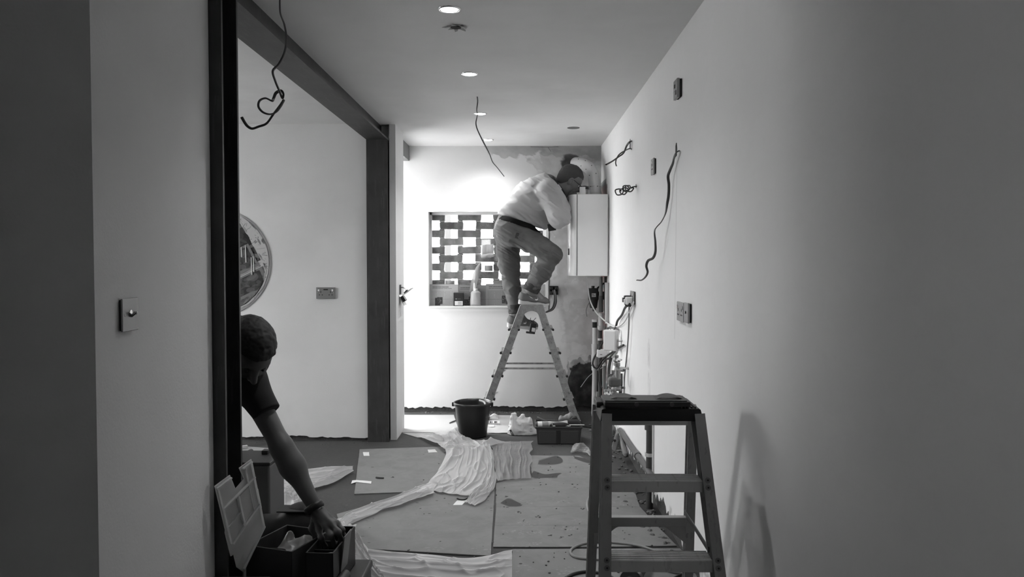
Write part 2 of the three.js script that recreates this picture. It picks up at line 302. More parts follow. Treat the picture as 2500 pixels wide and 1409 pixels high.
{
  // hit-and-miss screen: courses alternate; bricks are bedded only where they lap
  const D = 7.53, pitch = 0.0762, brickH = 0.063, brickL = 0.214, gap = 0.332, depth = 0.1;
  const brickMats = [0.19, 0.24, 0.3, 0.22].map((v, i) => mat(v, 0.92, { map: dataTex(128, 128, tile((u, w) => 0.75 + 0.5 * fbm(u * 6, w * 6, i * 9, 4)), false, 0.3), bumpMap: stipple, bumpScale: 0.004 }));
  const shapes = [0, 1, 2, 3].map((s) => { const g = new RoundedBoxGeometry(brickL, brickH, depth, 3, 0.009), p = g.attributes.position; for (let i = 0; i < p.count; i++) { const x = p.getX(i), y = p.getY(i), z = p.getZ(i), n = 0.005 * noise3(x * 25, y * 25 + s * 9, z * 25); p.setXYZ(i, x + n, y + n * 0.9, z + n); } g.computeVertexNormals(); return metreUV(g); });
  const screen = struct('wall_brick_screen', merged([box(-1.3, 0.9, 0.0, 0.86, -D - depth, -D), box(-1.3, 0.9, 1.93, 2.6, -D - depth, -D)]), brickMats[1]);
  const mortar = [];
  const x1 = P(1101, 600, D).x, y1 = P(1101, 550.5, D).y;               // centre of a solid brick in the first kind of course
  for (let k = -5; k <= 9; k++) {
    const y = y1 - k * pitch, odd = ((k % 2) + 2) % 2;
    for (let i = -1; i <= 4; i++) {
      const x = x1 + i * gap + (odd ? gap / 2 : 0);
      if (y < 0.85 || y > 1.94 || x < -1.15 || x > 0.75) continue;
      const b = mesh('brick', shapes[(k * 3 + i * 7 + 40) % 4], brickMats[(k * 5 + i * 3 + 40) % 4], screen);
      b.position.set(x + rnd(-0.006, 0.006), y + rnd(-0.002, 0.002), -D - depth / 2 + rnd(-0.004, 0.004)); b.rotation.set(0, rnd(-0.02, 0.02), rnd(-0.012, 0.012));
      for (const s of [-1, 1]) mortar.push(shift(rbox(0.05 + rnd(-0.008, 0.012), 0.016, depth * 0.9, 0.005), x + s * gap / 4, y - pitch / 2, -D - depth / 2));
    }
  }
  mesh('mortar', merged(mortar), mat(0.3, 0.95), screen).userData.kind = 'stuff';
  struct('trim_4', box(P(1084, 0, 9).x - 0.02, P(1099, 0, 9).x, -0.02, 2.6, -9.1, -9), mat(0.08, 0.8));   // pale post in the garden behind the screen
}
// newspapers stuck over the lower part of the glass
function newsTex(seed, dark) {
  return canvasTex(256, 200, (c, w, h) => {
    seedState = seed; const base = 190 - dark; c.fillStyle = `rgb(${base},${base},${base})`; c.fillRect(0, 0, w, h);
    const line = (x, y, l, t, a) => { c.fillStyle = `rgba(30,30,30,${a})`; for (let q = x; q < x + l;) { const s = rnd(3, 12); c.fillRect(q, y, s, t); q += s + rnd(1.5, 3); } };
    line(w * 0.1, h * 0.10, w * 0.55, 7, 0.6); line(w * 0.1, h * 0.17, w * 0.65, 5, 0.45);
    for (let col = 0; col < 4; col++) for (let y = h * 0.28; y < h * 0.95; y += 5) line(w * (0.06 + col * 0.235), y, w * 0.2, 2, 0.28);
    for (let k = 0; k < 3; k++) { const x = rnd(0.05, 0.7) * w, y = rnd(0.3, 0.65) * h, a = rnd(0.15, 0.28) * w, b = rnd(0.2, 0.34) * h; c.fillStyle = '#3c3c3c'; c.fillRect(x, y, a, b); for (let q = 0; q < 26; q++) { const v = rnd(50, 170) | 0; c.fillStyle = `rgba(${v},${v},${v},0.6)`; c.beginPath(); c.ellipse(x + rnd(0.1, 0.9) * a, y + rnd(0.1, 0.9) * b, rnd(1, a * 0.12), rnd(1, b * 0.12), rnd(0, 3), 0, 7); c.fill(); } }
    c.fillStyle = 'rgba(70,70,70,0.35)'; c.fillRect(0, h * 0.62, w, 2);
  });
}
const newsMats = [newsTex(3, 0), newsTex(11, 30), newsTex(19, 10), newsTex(27, 45)].map((map) => mat(0.62, 0.85, { map }));
function sheetBetween(a, b, c, d, m, name, label, bow = 0.004, seed = 1) {      // a b bottom, c d top; slightly buckled paper with two faces
  const n = b.clone().sub(a).cross(d.clone().sub(a)).normalize();
  const f = (u, v) => a.clone().lerp(b, u).lerp(d.clone().lerp(c, u), v).addScaledVector(n, bow * fbm(u * 3 + seed, v * 3, seed, 3));
  return single(name, grid(14, 10, f), m, label, 'newspaper');
}
{
  const z = 7.468, Q = (x, y) => P(x, y, z);
  [[1049, 1119, 752, 694, 0, 'pale newspaper sheet stuck in the bottom left corner of the window'], [1117, 1187, 752, 696, 3, 'newspaper sheet with dark pictures stuck to the window behind the pale bottle'],
    [1186, 1262, 753, 693, 1, 'newspaper sheet with bold headline stuck to the window behind the straight leg'], [1259, 1331, 752, 694, 2, 'newspaper sheet stuck in the bottom right corner of the window']].forEach(([x0, x1, yb, yt, m, l], i) => sheetBetween(Q(x0, yb), Q(x1, yb), Q(x1, yt), Q(x0, yt), newsMats[m], 'newspaper_sheet', l, 0.006, i));
}
{
  const zs = 7.425, sill = WY0 + 0.0165;
  // black box with a white label
  const a = P(1108, 750, zs - 0.02), t = thing('paint_box', 'small black box with a white label standing on the window sill', 'box', V(P(1120, 750, zs).x, sill, -zs));
  const bw = 0.092, bh = 0.118;
  mesh('carton', shift(rbox(bw, bh, 0.055, 0.003), 0, bh / 2, 0), mat(0.014, 0.4), t);
  const lab = mesh('paper_label', shift(new THREE.PlaneGeometry(0.072, 0.038), 0.002, 0.025, 0.0285), mat(0.8, 0.6, { map: canvasTex(128, 64, (c) => { c.fillStyle = '#ddd'; c.fillRect(0, 0, 128, 64); c.fillStyle = '#555'; for (let y = 10; y < 58; y += 8) c.fillRect(52, y, 56 + (y % 3) * 6, 3); }) }), t); lab.userData.label = 'white paper label';
  mesh('logo', shift(new THREE.PlaneGeometry(0.055, 0.012), -0.002, 0.064, 0.0285), mat(0.35, 0.6, { map: canvasTex(128, 28, (c) => { c.fillStyle = '#111'; c.fillRect(0, 0, 128, 28); c.fillStyle = '#ddd'; c.fillRect(4, 6, 34, 16); c.fillRect(50, 12, 70, 5); }) }), t);
  mesh('flap', shift(rbox(bw * 0.99, 0.002, 0.054, 0.0008), 0, bh + 0.0012, 0), mat(0.05, 0.5), t);
}
{
  // crumpled pale bottle with a tapering nozzle
  const zs = 7.43, p = P(1161, 750, zs), t = thing('sealant_bottle', 'crumpled pale squeeze bottle with a tapered nozzle on the window sill', 'bottle', V(p.x, WY0 + 0.0165, -zs)), m = mat(0.42, 0.45, { transmission: 0.15 });
  const body = grid(40, 24, (u, v) => { const an = u * 2 * Math.PI, y = v * 0.142, w = 0.048 * (1 - 0.10 * v) * (v > 0.86 ? 1 - (v - 0.86) * 4.6 : 1), d = 0.03 * (v < 0.1 ? 0.7 + 3 * v : 1) * (v > 0.86 ? 1 - (v - 0.86) * 4.6 : 1), n = 1 + 0.16 * fbm(Math.cos(an) * 1.6 + 3, y * 22, Math.sin(an) * 1.6, 3); return V(Math.cos(an) * w * n, y, Math.sin(an) * d * n); });
  mesh('bottle_body', body, m, t);
  mesh('neck', new THREE.LatheGeometry([[0, 0.136], [0.02, 0.136], [0.02, 0.156], [0.016, 0.158], [0, 0.158]].map((q) => new THREE.Vector2(...q)), 24), M.white, t);
  mesh('nozzle', new THREE.LatheGeometry([[0.0135, 0.156], [0.012, 0.165], [0.006, 0.208], [0.004, 0.21], [0, 0.21]].map((q) => new THREE.Vector2(...q)), 20), mat(0.55, 0.4), t).rotation.z = 0.05;
}
{
  // torn dust sheet flap hanging off the glass
  const z = 7.462, L = [[1146, 712], [1150, 690], [1156, 668], [1165, 648], [1172, 643]].map((q) => P(...q, z)), R = [[1160, 714], [1164, 697], [1169, 678], [1171, 662], [1173, 646]].map((q) => P(...q, z));
  const cl = new THREE.CatmullRomCurve3(L), cr = new THREE.CatmullRomCurve3(R);
  single('torn_paper_flap', grid(10, 24, (u, v) => cl.getPoint(v).lerp(cr.getPoint(v), u).add(V(0, 0, 0.012 * Math.sin(u * 3.1) * v + 0.006 * fbm(u * 4, v * 5, 2)))), mat(0.3, 0.7, { transmission: 0.25 }), 'pointed torn grey paper flap curling up behind the pale bottle', 'paper');
  // rolls of tape lying in the gaps of the brick screen, folded white cloth in another
  [[1193, 655, 0.036, 0.052, 'roll of tape standing in a brick opening under the folded white cloth'], [1099, 690, 0.042, 0.034, 'roll of tape in a low brick opening above the pale newspaper']].forEach(([px, py, r, h, l]) => {
    const p = P(px, py, 7.515), t = thing('tape_roll', l, 'tape', p);
    mesh('tape_coil', shift(new THREE.LatheGeometry([[r * 0.6, -h / 2], [r, -h / 2], [r, h / 2], [r * 0.6, h / 2], [r * 0.6, -h / 2]].map((q) => new THREE.Vector2(...q)), 32), 0, 0, 0), mat(0.22, 0.5), t);
    mesh('core', new THREE.CylinderGeometry(r * 0.6, r * 0.6, h * 1.01, 28, 1, true), mat(0.25, 0.9), t);
  });
  const p = P(1191, 614, 7.50), t = thing('folded_cloth', 'folded white cloth pushed into an opening of the brick screen', 'cloth', p);
  mesh('cloth', grid(26, 30, (u, v) => { const a = v * Math.PI * 2.6, r = 0.012 + 0.008 * v; const x = (u - 0.5) * 0.105 * (1 + 0.05 * fbm(v * 3, 1)), y = v < 0.5 ? 0.062 - v * 2 * 0.1 : -0.038 - 0.02 * Math.sin((v - 0.5) * 2 * 4.4), z = v < 0.5 ? 0.012 * Math.sin(v * 6) : 0.025 * (1 - Math.cos((v - 0.5) * 2 * 4.2)); return V(x, y + 0.012 * (u - 0.5) + 0.006 * fbm(u * 4, v * 4, 3), z + 0.006 * fbm(u * 5, v * 3, 7)); }), mat(0.34, 0.9), t);
}
// ---------------------------------------------------------------- wall plates, loose cables
const plateMat = mat(0.28, 0.38, { metalness: 0.75 }), slotMat = mat(0.01, 0.6), cableGrey = mat(0.05, 0.5), cableWhite = mat(0.7, 0.5);
/** a wall plate built facing +z; turned and moved into place. kind: double, single, switch, blank */
function wallPlate(kind, name, label, category, pos, turn, thick = 0.009) {
  const t = thing(name, label, category, pos, undefined, turn), w = kind === 'double' || kind === 'double_usb' ? 0.146 : 0.086;
  mesh('back_box', shift(rbox(w - 0.006, 0.08, thick * 0.7, 0.001), 0, 0, thick * 0.35), mat(0.02, 0.7), t);
  mesh('face_plate', shift(rbox(w, 0.086, thick * 0.55, 0.002), 0, 0, thick * 0.75), plateMat, t);
  const zf = thick * 1.02;
  const pins = (cx) => { for (const [x, y, a, b] of [[0, 0.008, 0.005, 0.012], [-0.011, -0.014, 0.008, 0.006], [0.011, -0.014, 0.008, 0.006]]) mesh('pin_hole', shift(rbox(a, b, 0.003, 0.0005), cx + x, y, zf), slotMat, t); };
  if (w > 0.1) { for (const s of [-1, 1]) { pins(s * 0.037); mesh('rocker', shift(rbox(0.013, 0.018, 0.008, 0.002), s * 0.052, 0.02, zf), M.chrome, t); } if (kind === 'double_usb') mesh('usb_port', shift(rbox(0.034, 0.009, 0.003, 0.0008), 0, 0.026, zf), slotMat, t); }
  if (kind === 'single') { pins(0.004); mesh('rocker', shift(rbox(0.03, 0.014, 0.006, 0.002), 0, 0.022, zf), mat(0.5, 0.4), t); }
  if (kind === 'switch') { mesh('collar', shift(new THREE.CylinderGeometry(0.0065, 0.0075, 0.004, 20).rotateX(Math.PI / 2), 0, 0.006, zf), M.chrome, t); mesh('toggle', shift(new THREE.CapsuleGeometry(0.0042, 0.014, 4, 12).rotateX(0.9), 0, 0.001, zf + 0.008), M.chrome, t); }
  if (kind === 'aerial') mesh('outlet', shift(new THREE.CylinderGeometry(0.006, 0.006, 0.006, 16).rotateX(Math.PI / 2), 0, 0.002, zf), slotMat, t);
  if (kind === 'spur') { mesh('outlet', shift(rbox(0.02, 0.03, 0.004, 0.001), -0.012, 0.008, zf), slotMat, t); mesh('fuse_slot', shift(rbox(0.016, 0.02, 0.004, 0.001), 0.018, -0.018, zf), slotMat, t); for (const x of [-0.03, -0.004]) mesh('label_strip', shift(rbox(0.012, 0.012, 0.004, 0.001), x, -0.002, zf + 0.001), M.white, t); }
  for (const s of [-1, 1]) mesh('screw', shift(new THREE.SphereGeometry(0.0032, 10, 8).scale(1, 1, 0.5), s * (w / 2 - 0.012), 0, zf), M.chrome, t);
  return t;
}
const onRight = (px, py) => PX(px, py, XR - 0.001);
{
  wallPlate('spur', 'wall_socket', 'highest metal wall plate with two bright tabs near the ceiling', 'wall plate', onRight(1660.5, 218), -Math.PI / 2, 0.022);
  wallPlate('single', 'wall_socket', 'slim metal wall plate left of the long wavy cable', 'wall plate', onRight(1598.5, 407), -Math.PI / 2, 0.014);
  wallPlate('double', 'wall_socket', 'double metal socket beside a matching aerial plate on the right wall', 'socket', onRight(1666.5, 761), -Math.PI / 2, 0.012);
  wallPlate('aerial', 'aerial_plate', 'small square metal plate with one hole beside the double socket', 'wall plate', onRight(1683.5, 764), -Math.PI / 2, 0.016);
  const s = wallPlate('double', 'wall_socket', 'double metal socket with a black and a white plug in it', 'socket', onRight(1547.5, 727), -Math.PI / 2, 0.014);
  const plug = (py, v, dz, lab) => { const t = thing('plug', lab, 'plug', s.position.clone().add(V(-0.014, py, dz))); mesh('plug_body', shift(rbox(0.045, 0.05, 0.045, 0.008), -0.0225, 0, 0), mat(v, 0.45), t); mesh('grip', shift(rbox(0.012, 0.03, 0.03, 0.004), -0.049, -0.004, 0), mat(v, 0.45), t); return t; };
  plug(-0.012, 0.012, -0.037, 'black plug pushed into the double socket with two plugs'); plug(-0.018, 0.7, 0.037, 'white plug pushed into the double socket with two plugs');
  wallPlate('double_usb', 'wall_socket', 'double metal socket with a dark slot between its switches, on the side room wall', 'socket', P(796, 715.5, 6.177), 0, 0.01);
  wallPlate('switch', 'light_switch', 'square metal toggle light switch on the left wall', 'switch', PX(309.5, 768, XL + 0.001), Math.PI / 2, 0.010);
}
function cable(name, label, pts, r, m = cableGrey, extra) { const o = single(name, tube(pts, r, pts.length * 10, 7), m, label, 'cable'); return o; }
const path = (list, d0, d1 = d0) => list.map(([x, y, d], i) => PC(x, y, d ?? lerp(d0, d1, i / (list.length - 1)), 0.02));
/** flat twin cable: a tube flattened across "side" */
function flatCable(name, label, pts, w, h, m = cableGrey, side = V(0, 0, 1)) {
  const c = new THREE.CatmullRomCurve3(pts, false, 'centripetal'), n = pts.length * 10;
  const g = grid(8, n, (u, v) => { const p = c.getPoint(v), T = c.getTangent(v), a = side.clone().applyAxisAngle(T, 2.2 * fbm(v * 4, pts.length, 3, 2)).sub(T.clone().multiplyScalar(side.dot(T))).normalize(), b = T.clone().cross(a); const t = u * 2 * Math.PI; return p.addScaledVector(a, Math.cos(t) * w).addScaledVector(b, Math.sin(t) * h); });
  return single(name, g, m, label, 'cable');
}
flatCable('hanging_cable', 'dark cable dangling from the steel beam with a heart-shaped loop', path([[683, -6, 3.05], [684, 30, 3.05], [694, 60, 3.0], [699, 95, 2.95], [694, 130, 2.9], [680, 158, 2.88], [666, 174, 2.86], [672, 198, 2.86], [682, 222, 2.86], [690, 240, 2.86], [692, 230, 2.87], [686, 222, 2.88], [674, 227, 2.88], [668, 240, 2.88], [664, 246, 2.87], [648, 240, 2.86], [634, 246, 2.85], [631, 260, 2.84], [642, 274, 2.83], [658, 279, 2.83], [674, 274, 2.83], [685, 260, 2.83], [692, 245, 2.84], [683, 258, 2.85], [668, 278, 2.85], [650, 302, 2.85], [632, 309, 2.85], [615, 314, 2.85], [604, 308, 2.85], [598, 300, 2.85], [595, 295, 2.85], [590, 286, 2.85]], 3), 0.0055, 0.0028);
flatCable('hanging_cable', 'cable hanging from the ceiling beside the third lit spotlight', [PF(1165, 234, CEIL + 0.01), ...path([[1166, 250], [1164, 268], [1165, 282], [1162, 300], [1164, 312], [1175, 337], [1188, 362], [1196, 378], [1203, 396], [1213, 408], [1231, 431]], 5.10, 5.16)], 0.0052, 0.0026, mat(0.11, 0.55));
flatCable('wavy_cable', 'long wavy dark cable hanging off a hole in the right wall', [onRight(1652, 366).add(V(0.02, 0, 0)), ...path([[1651, 373, 3.83], [1645, 388, 3.84], [1643, 398, 3.85], [1636, 415, 3.87], [1631, 430, 3.9], [1633, 452, 3.93], [1632, 478, 3.95], [1629, 496, 3.97], [1625, 520, 3.99], [1615, 541, 4.02], [1602, 556, 4.06], [1598, 567, 4.1], [1600, 592, 4.12], [1600, 615, 4.14], [1594, 630, 4.18], [1582, 637, 4.22], [1578, 650, 4.25], [1581, 664, 4.26], [1576, 676, 4.28], [1566, 684, 4.3], [1555, 684, 4.32]], 4)], 0.0072, 0.0028, cableGrey, V(0, 0, 1));
flatCable('cable_tail', 'pair of dark cables poking out of the right wall above the coiled cable', [onRight(1539, 344).add(V(0.02, 0, 0)), ...path([[1537, 347, 5.42], [1530, 356, 5.40], [1522, 374, 5.38], [1510, 383, 5.36], [1496, 393, 5.34], [1480, 402, 5.3]], 5.4)], 0.0078, 0.005);
cable('cable_tail', 'thin short cable bent down below the pair of dark cables', [onRight(1538, 368).add(V(0.02, 0, 0)), ...path([[1537, 363, 5.42], [1524, 369, 5.4], [1512, 377, 5.38], [1505, 388, 5.36], [1503, 398, 5.36], [1505, 406, 5.36]], 5.4)], 0.004);
{
  const pts = [onRight(1553, 455).add(V(0.02, 0, 0)), ...path([[1547, 456, 5.12], [1540, 459, 5.11]], 5.1)];
  for (let k = 0; k < 26; k++) { const a = k * 1.25, cx = lerp(1539, 1511, k / 25), cy = lerp(458, 469, k / 25), q = 1 + 0.4 * Math.sin(k * 0.9); pts.push(P(cx + 7.5 * q * Math.cos(a) + rnd(-1.5, 1.5), cy + 7 * q * Math.sin(a) + rnd(-1.5, 1.5), 5.1 + 0.03 * Math.sin(a * 0.7))); }
  single('cable_coil', tube(pts, 0.0042, 420, 6), cableGrey, 'dark cable wound into a short knotted coil sticking out of the right wall', 'cable');
}
// back box with dangling sockets on the side of the pier
{
  const t = thing('dangling_socket', 'two socket faces hanging by their wires from the bright pier', 'socket', V(-0.94, P(977, 715, 6.42).y, -6.42));
  const q = (x, y, d = 6.42) => P(x, y, d);
  part('back_box', box(-0.945, -0.936, q(0, 718).y, q(0, 695).y, -6.46, -6.385), mat(0.03, 0.8), t);
  const plateAt = (a, b, w, thick) => bar(a, b, w, thick, V(0, 0, 1));
  part('face_plate', bar(q(986, 720), q(1007, 703), 0.003, 0.146, V(0, 0, 1)), plateMat, t);
  part('socket_body', bar(q(988, 716), q(996, 708), 0.014, 0.07, V(0, 0, 1)), mat(0.05, 0.5), t);
  part('face_plate', bar(q(975, 718), q(990, 745), 0.003, 0.146, V(0, 0, 1)), plateMat, t);
  part('socket_body', bar(q(982, 723), q(990, 735), 0.022, 0.09, V(0, 0, 1)), mat(0.012, 0.5), t);
  for (const [a, b, c] of [[702, 703, 994], [704, 708, 992], [703, 712, 989]]) part('wire', tube([q(977, a), q(982, a - 1), q(988, a + 1), q(c, b + 3)], 0.0014, 24, 5), mat(0.2, 0.5), t);
}
// junction box low on the back wall with a bunch of flat cables
{
  const c = P(1352, 709, 7.375), t = thing('junction_box', 'open black junction box with a bunch of flat cables beside the window', 'junction box', c);
  mesh('box_rim', merged([shift(rbox(0.076, 0.008, 0.03, 0.002), 0, 0.036, 0.006), shift(rbox(0.076, 0.008, 0.03, 0.002), 0, -0.036, 0.006), shift(rbox(0.008, 0.076, 0.03, 0.002), 0.036, 0, 0.006), shift(rbox(0.008, 0.076, 0.03, 0.002), -0.036, 0, 0.006), shift(rbox(0.074, 0.074, 0.004, 0.001), 0, 0, -0.004)]), mat(0.02, 0.7), t);
  for (const [x, y] of [[-0.02, 0.02], [0.022, 0.018], [0.02, -0.022], [-0.022, -0.02]]) mesh('terminal', shift(rbox(0.026, 0.022, 0.026, 0.006), x, y, 0.014), M.blackMatt, t);
  for (let k = 0; k < 4; k++) part('cable', tube([P(1349 + k * 2, 708, 7.36), P(1353 + k * 1.5, 722, 7.33), P(1352 + k * 2, 740, 7.32), P(1347 + k, 753 + k, 7.31), P(1331 + k, 763, 7.31)], 0.005, 30, 6), mat([0.02, 0.03, 0.16, 0.025][k], 0.5), t);
}
// torn hole in the ceiling and the unlit lamp rings
{
  const p = PF(1113, 64, CEIL), t = thing('torn_hole', 'ragged dark hole torn in the ceiling next to a lit spotlight', 'hole', p);
  mesh('hole', shift(new THREE.CylinderGeometry(0.018, 0.024, 0.008, 14), 0, -0.003, 0), mat(0.03, 0.9), t);
  for (let k = 0; k < 9; k++) { const a = k * 0.72 + 0.2, r = rnd(0.035, 0.075); mesh('plaster_flake', (() => { const g = extrude([[0.012, -0.01], [r, -0.004], [r * 0.8, 0.008], [0.012, 0.012]], 0.0015); g.rotateX(Math.PI / 2); g.rotateZ(-rnd(0.02, 0.16)); g.rotateY(a); return shift(g, 0, -0.001, 0); })(), mat(rnd(0.3, 0.55), 0.9), t); }
  const ring = (px, py, label, dark) => { const q = PF(px, py, CEIL), o = thing('lamp_opening', label, 'ceiling light', q); mesh('bezel', new THREE.TorusGeometry(0.043, 0.006, 8, 32).rotateX(Math.PI / 2).scale(1, 0.6, 1), mat(dark, 0.6), o); mesh('reflector', shift(new THREE.CylinderGeometry(0.037, 0.037, 0.003, 28), 0, -0.001, 0), mat(dark * 1.2, 0.5), o); };
  ring(1400, 312, 'unlit dark ceiling lamp opening above the boiler', 0.13); ring(562, 259, 'unlit ceiling lamp ring in the side room left of the heart-shaped cable', 0.3);
}
// small dark chips at the right-hand wall where the cables leave it
for (const [px, py, l] of [[1651, 367, 'ragged little hole in the right wall where the wavy cable leaves it'], [1538.5, 352, 'ragged slot in the right wall where the pair of cables leaves it'], [1553, 455, 'tiny hole in the right wall behind the knotted cable coil']]) {
  const p = onRight(px, py), g = extrude([[-0.014, -0.03], [0.012, -0.026], [0.016, 0.01], [0.004, 0.034], [-0.012, 0.02]], 0.002); g.rotateY(-Math.PI / 2); if (py === 455) g.scale(1, 0.4, 0.6); g.translate(p.x, p.y, p.z); single('wall_hole', g, slotMat, l, 'hole');
}
// ---------------------------------------------------------------- boiler, flue and the pipework in the corner
{
  const z0 = -6.70, z1 = -7.10, y0 = P(1450, 674, 6.7).y, y1 = P(1450, 474, 6.7).y, xs = P(1410.5, 0, 6.7).x, xf = P(1391, 600, 6.74).x;
  const t = thing('boiler', 'white wall-hung boiler high in the corner by the man on the ladder', 'boiler', V(XR, y0, (z0 + z1) / 2)), wm = mat(0.86, 0.32);
  part('casing', (() => { const g = rbox(XR - 0.012 - xs, y1 - y0, z0 - z1, 0.006, 3); return shift(g, (XR - 0.012 + xs) / 2, (y0 + y1) / 2, (z0 + z1) / 2); })(), wm, t);
  { const s = new THREE.Shape(); const w = z0 - z1, dp = xs - xf; s.moveTo(0, 0); s.lineTo(0, w); s.quadraticCurveTo(dp * 0.9, w, dp, w * 0.72); s.quadraticCurveTo(dp * 1.12, w * 0.5, dp, w * 0.28); s.quadraticCurveTo(dp * 0.9, 0, 0, 0);
    const g = extrude(s, y1 - y0 - 0.008, 0.003); g.rotateX(-Math.PI / 2); g.scale(-1, 1, 1); const ix = null; g.translate(xs - 0.004, y0 + 0.004, z0); part('front_cover', (() => { const o = g.index ? g.toNonIndexed() : g; o.computeVertexNormals(); return toCreasedNormals(o, 0.6); })(), wm, t); }
  part('seam', box(xs - 0.003, xs + 0.001, y0 + 0.004, y1 - 0.004, z0 - 0.38, z0 + 0.0012), mat(0.12, 0.5), t);
  part('control_flap', shift(rbox(0.012, 0.055, 0.07, 0.003), xf - 0.004, P(0, 615, 6.8).y, z0 - 0.12), mat(0.08, 0.4), t);
  part('wall_bracket', shift(rbox(0.014, y1 - y0 - 0.06, 0.34, 0.002), XR - 0.007, (y0 + y1) / 2, (z0 + z1) / 2), M.metal, t);
  // flue: turret, tall bend with rows of little screws, sleeve through the back wall
  const ft = thing('flue_pipe', 'fat white flue pipe bending from the boiler top into the back wall', 'flue', V(P(1450, 470, 6.92).x, y1, -6.92));
  const fp = [P(1452, 474, 6.92), P(1452, 450, 6.92), P(1449, 430, 6.96), P(1440, 413, 7.04), P(1427, 403, 7.16), P(1413, 399, 7.28), P(1406, 398, 7.39)];
  part('flue_bend', tube(fp, 0.052, 60, 24), mat(0.6, 0.4), ft);
  part('collar', shift(new THREE.CylinderGeometry(0.058, 0.06, 0.03, 32), fp[0].x, y1 + 0.016, fp[0].z), mat(0.5, 0.45), ft);
  part('seal_ring', rod(P(1452, 458, 6.92), P(1452, 455, 6.92), 0.0545, 28), mat(0.45, 0.5), ft);
  const cv = new THREE.CatmullRomCurve3(fp, false, 'centripetal');
  for (const u of [0.12, 0.3, 0.45, 0.6, 0.75]) { const p = cv.getPoint(u), T = cv.getTangent(u), n = V(0, 0, 1).sub(T.clone().multiplyScalar(T.z)).normalize(); for (const s of [-0.8, 0.35]) part('screw', shift(new THREE.SphereGeometry(0.0045, 8, 6), ...p.clone().add(n.clone().applyAxisAngle(T, s).multiplyScalar(0.052)).toArray()), mat(0.05, 0.5), ft); }
  const st = thing('pipe_stub', 'short bright white pipe stub standing on the boiler in front of the face', 'pipe', V(P(1422, 472, 6.78).x, y1, -6.78));
  mesh('pipe', shift(new THREE.CylinderGeometry(0.024, 0.024, 0.062, 28, 1, true), 0, 0.031, 0), mat(0.8, 0.4), st); mesh('rim', shift(new THREE.TorusGeometry(0.0225, 0.0025, 8, 28).rotateX(Math.PI / 2), 0, 0.062, 0), mat(0.8, 0.4), st);
  const nt = thing('condensate_trap', 'small clear plastic fitting with a dark slot between stub and flue', 'fitting', V(P(1437, 470, 6.82).x, y1, -6.82));
  mesh('cup', shift(new THREE.CylinderGeometry(0.017, 0.02, 0.04, 20), 0, 0.02, 0), mat(0.45, 0.25), nt); mesh('cap', shift(new THREE.CylinderGeometry(0.019, 0.019, 0.006, 20), 0, 0.043, 0), mat(0.3, 0.4), nt);
}
// pipes under the boiler
const pipeGrey = mat(0.22, 0.42, { metalness: 0.35 }), pipeDark = mat(0.055, 0.55, { metalness: 0.3 }), pvc = mat(0.55, 0.38);
{
  const wp = thing('waste_pipe', 'white plastic waste pipe with collars and a black top end in the corner', 'pipe', P(1451, 1024, 6.98));
  const L = (y, x = 1452) => P(x, y, 6.98);
  part('pipe', tube([L(800), L(900), L(990, 1450.5), L(1014, 1450.5), P(1454, 1023, 6.96), P(1472, 1024.5, 6.9), P(1486, 1025, 6.85)], 0.021, 60, 18), pvc, wp);
  part('black_end', rod(L(810), L(785), 0.0195, 20), M.blackMatt, wp, 'black open end');
  part('cap', rod(L(786), L(780), 0.024, 20), pvc, wp);
  for (const [a, b, r] of [[840, 850, 0.028], [850, 866, 0.026], [866, 890, 0.030], [893, 904, 0.028]]) part('collar', rod(L(b), L(a), r, 22), pvc, wp);
  part('compression_nut', rod(P(1462, 795, 6.98), P(1470, 795, 6.98), 0.022, 18), pvc, wp);
}
const vpipe = (x, ya, yb, d, r, m, label, cat = 'pipe') => { const t = thing('service_pipe', label, cat, P(x, yb, d)); part('pipe', rod(P(x, yb, d), P(x, ya, d), r, 16), m, t); return t; };
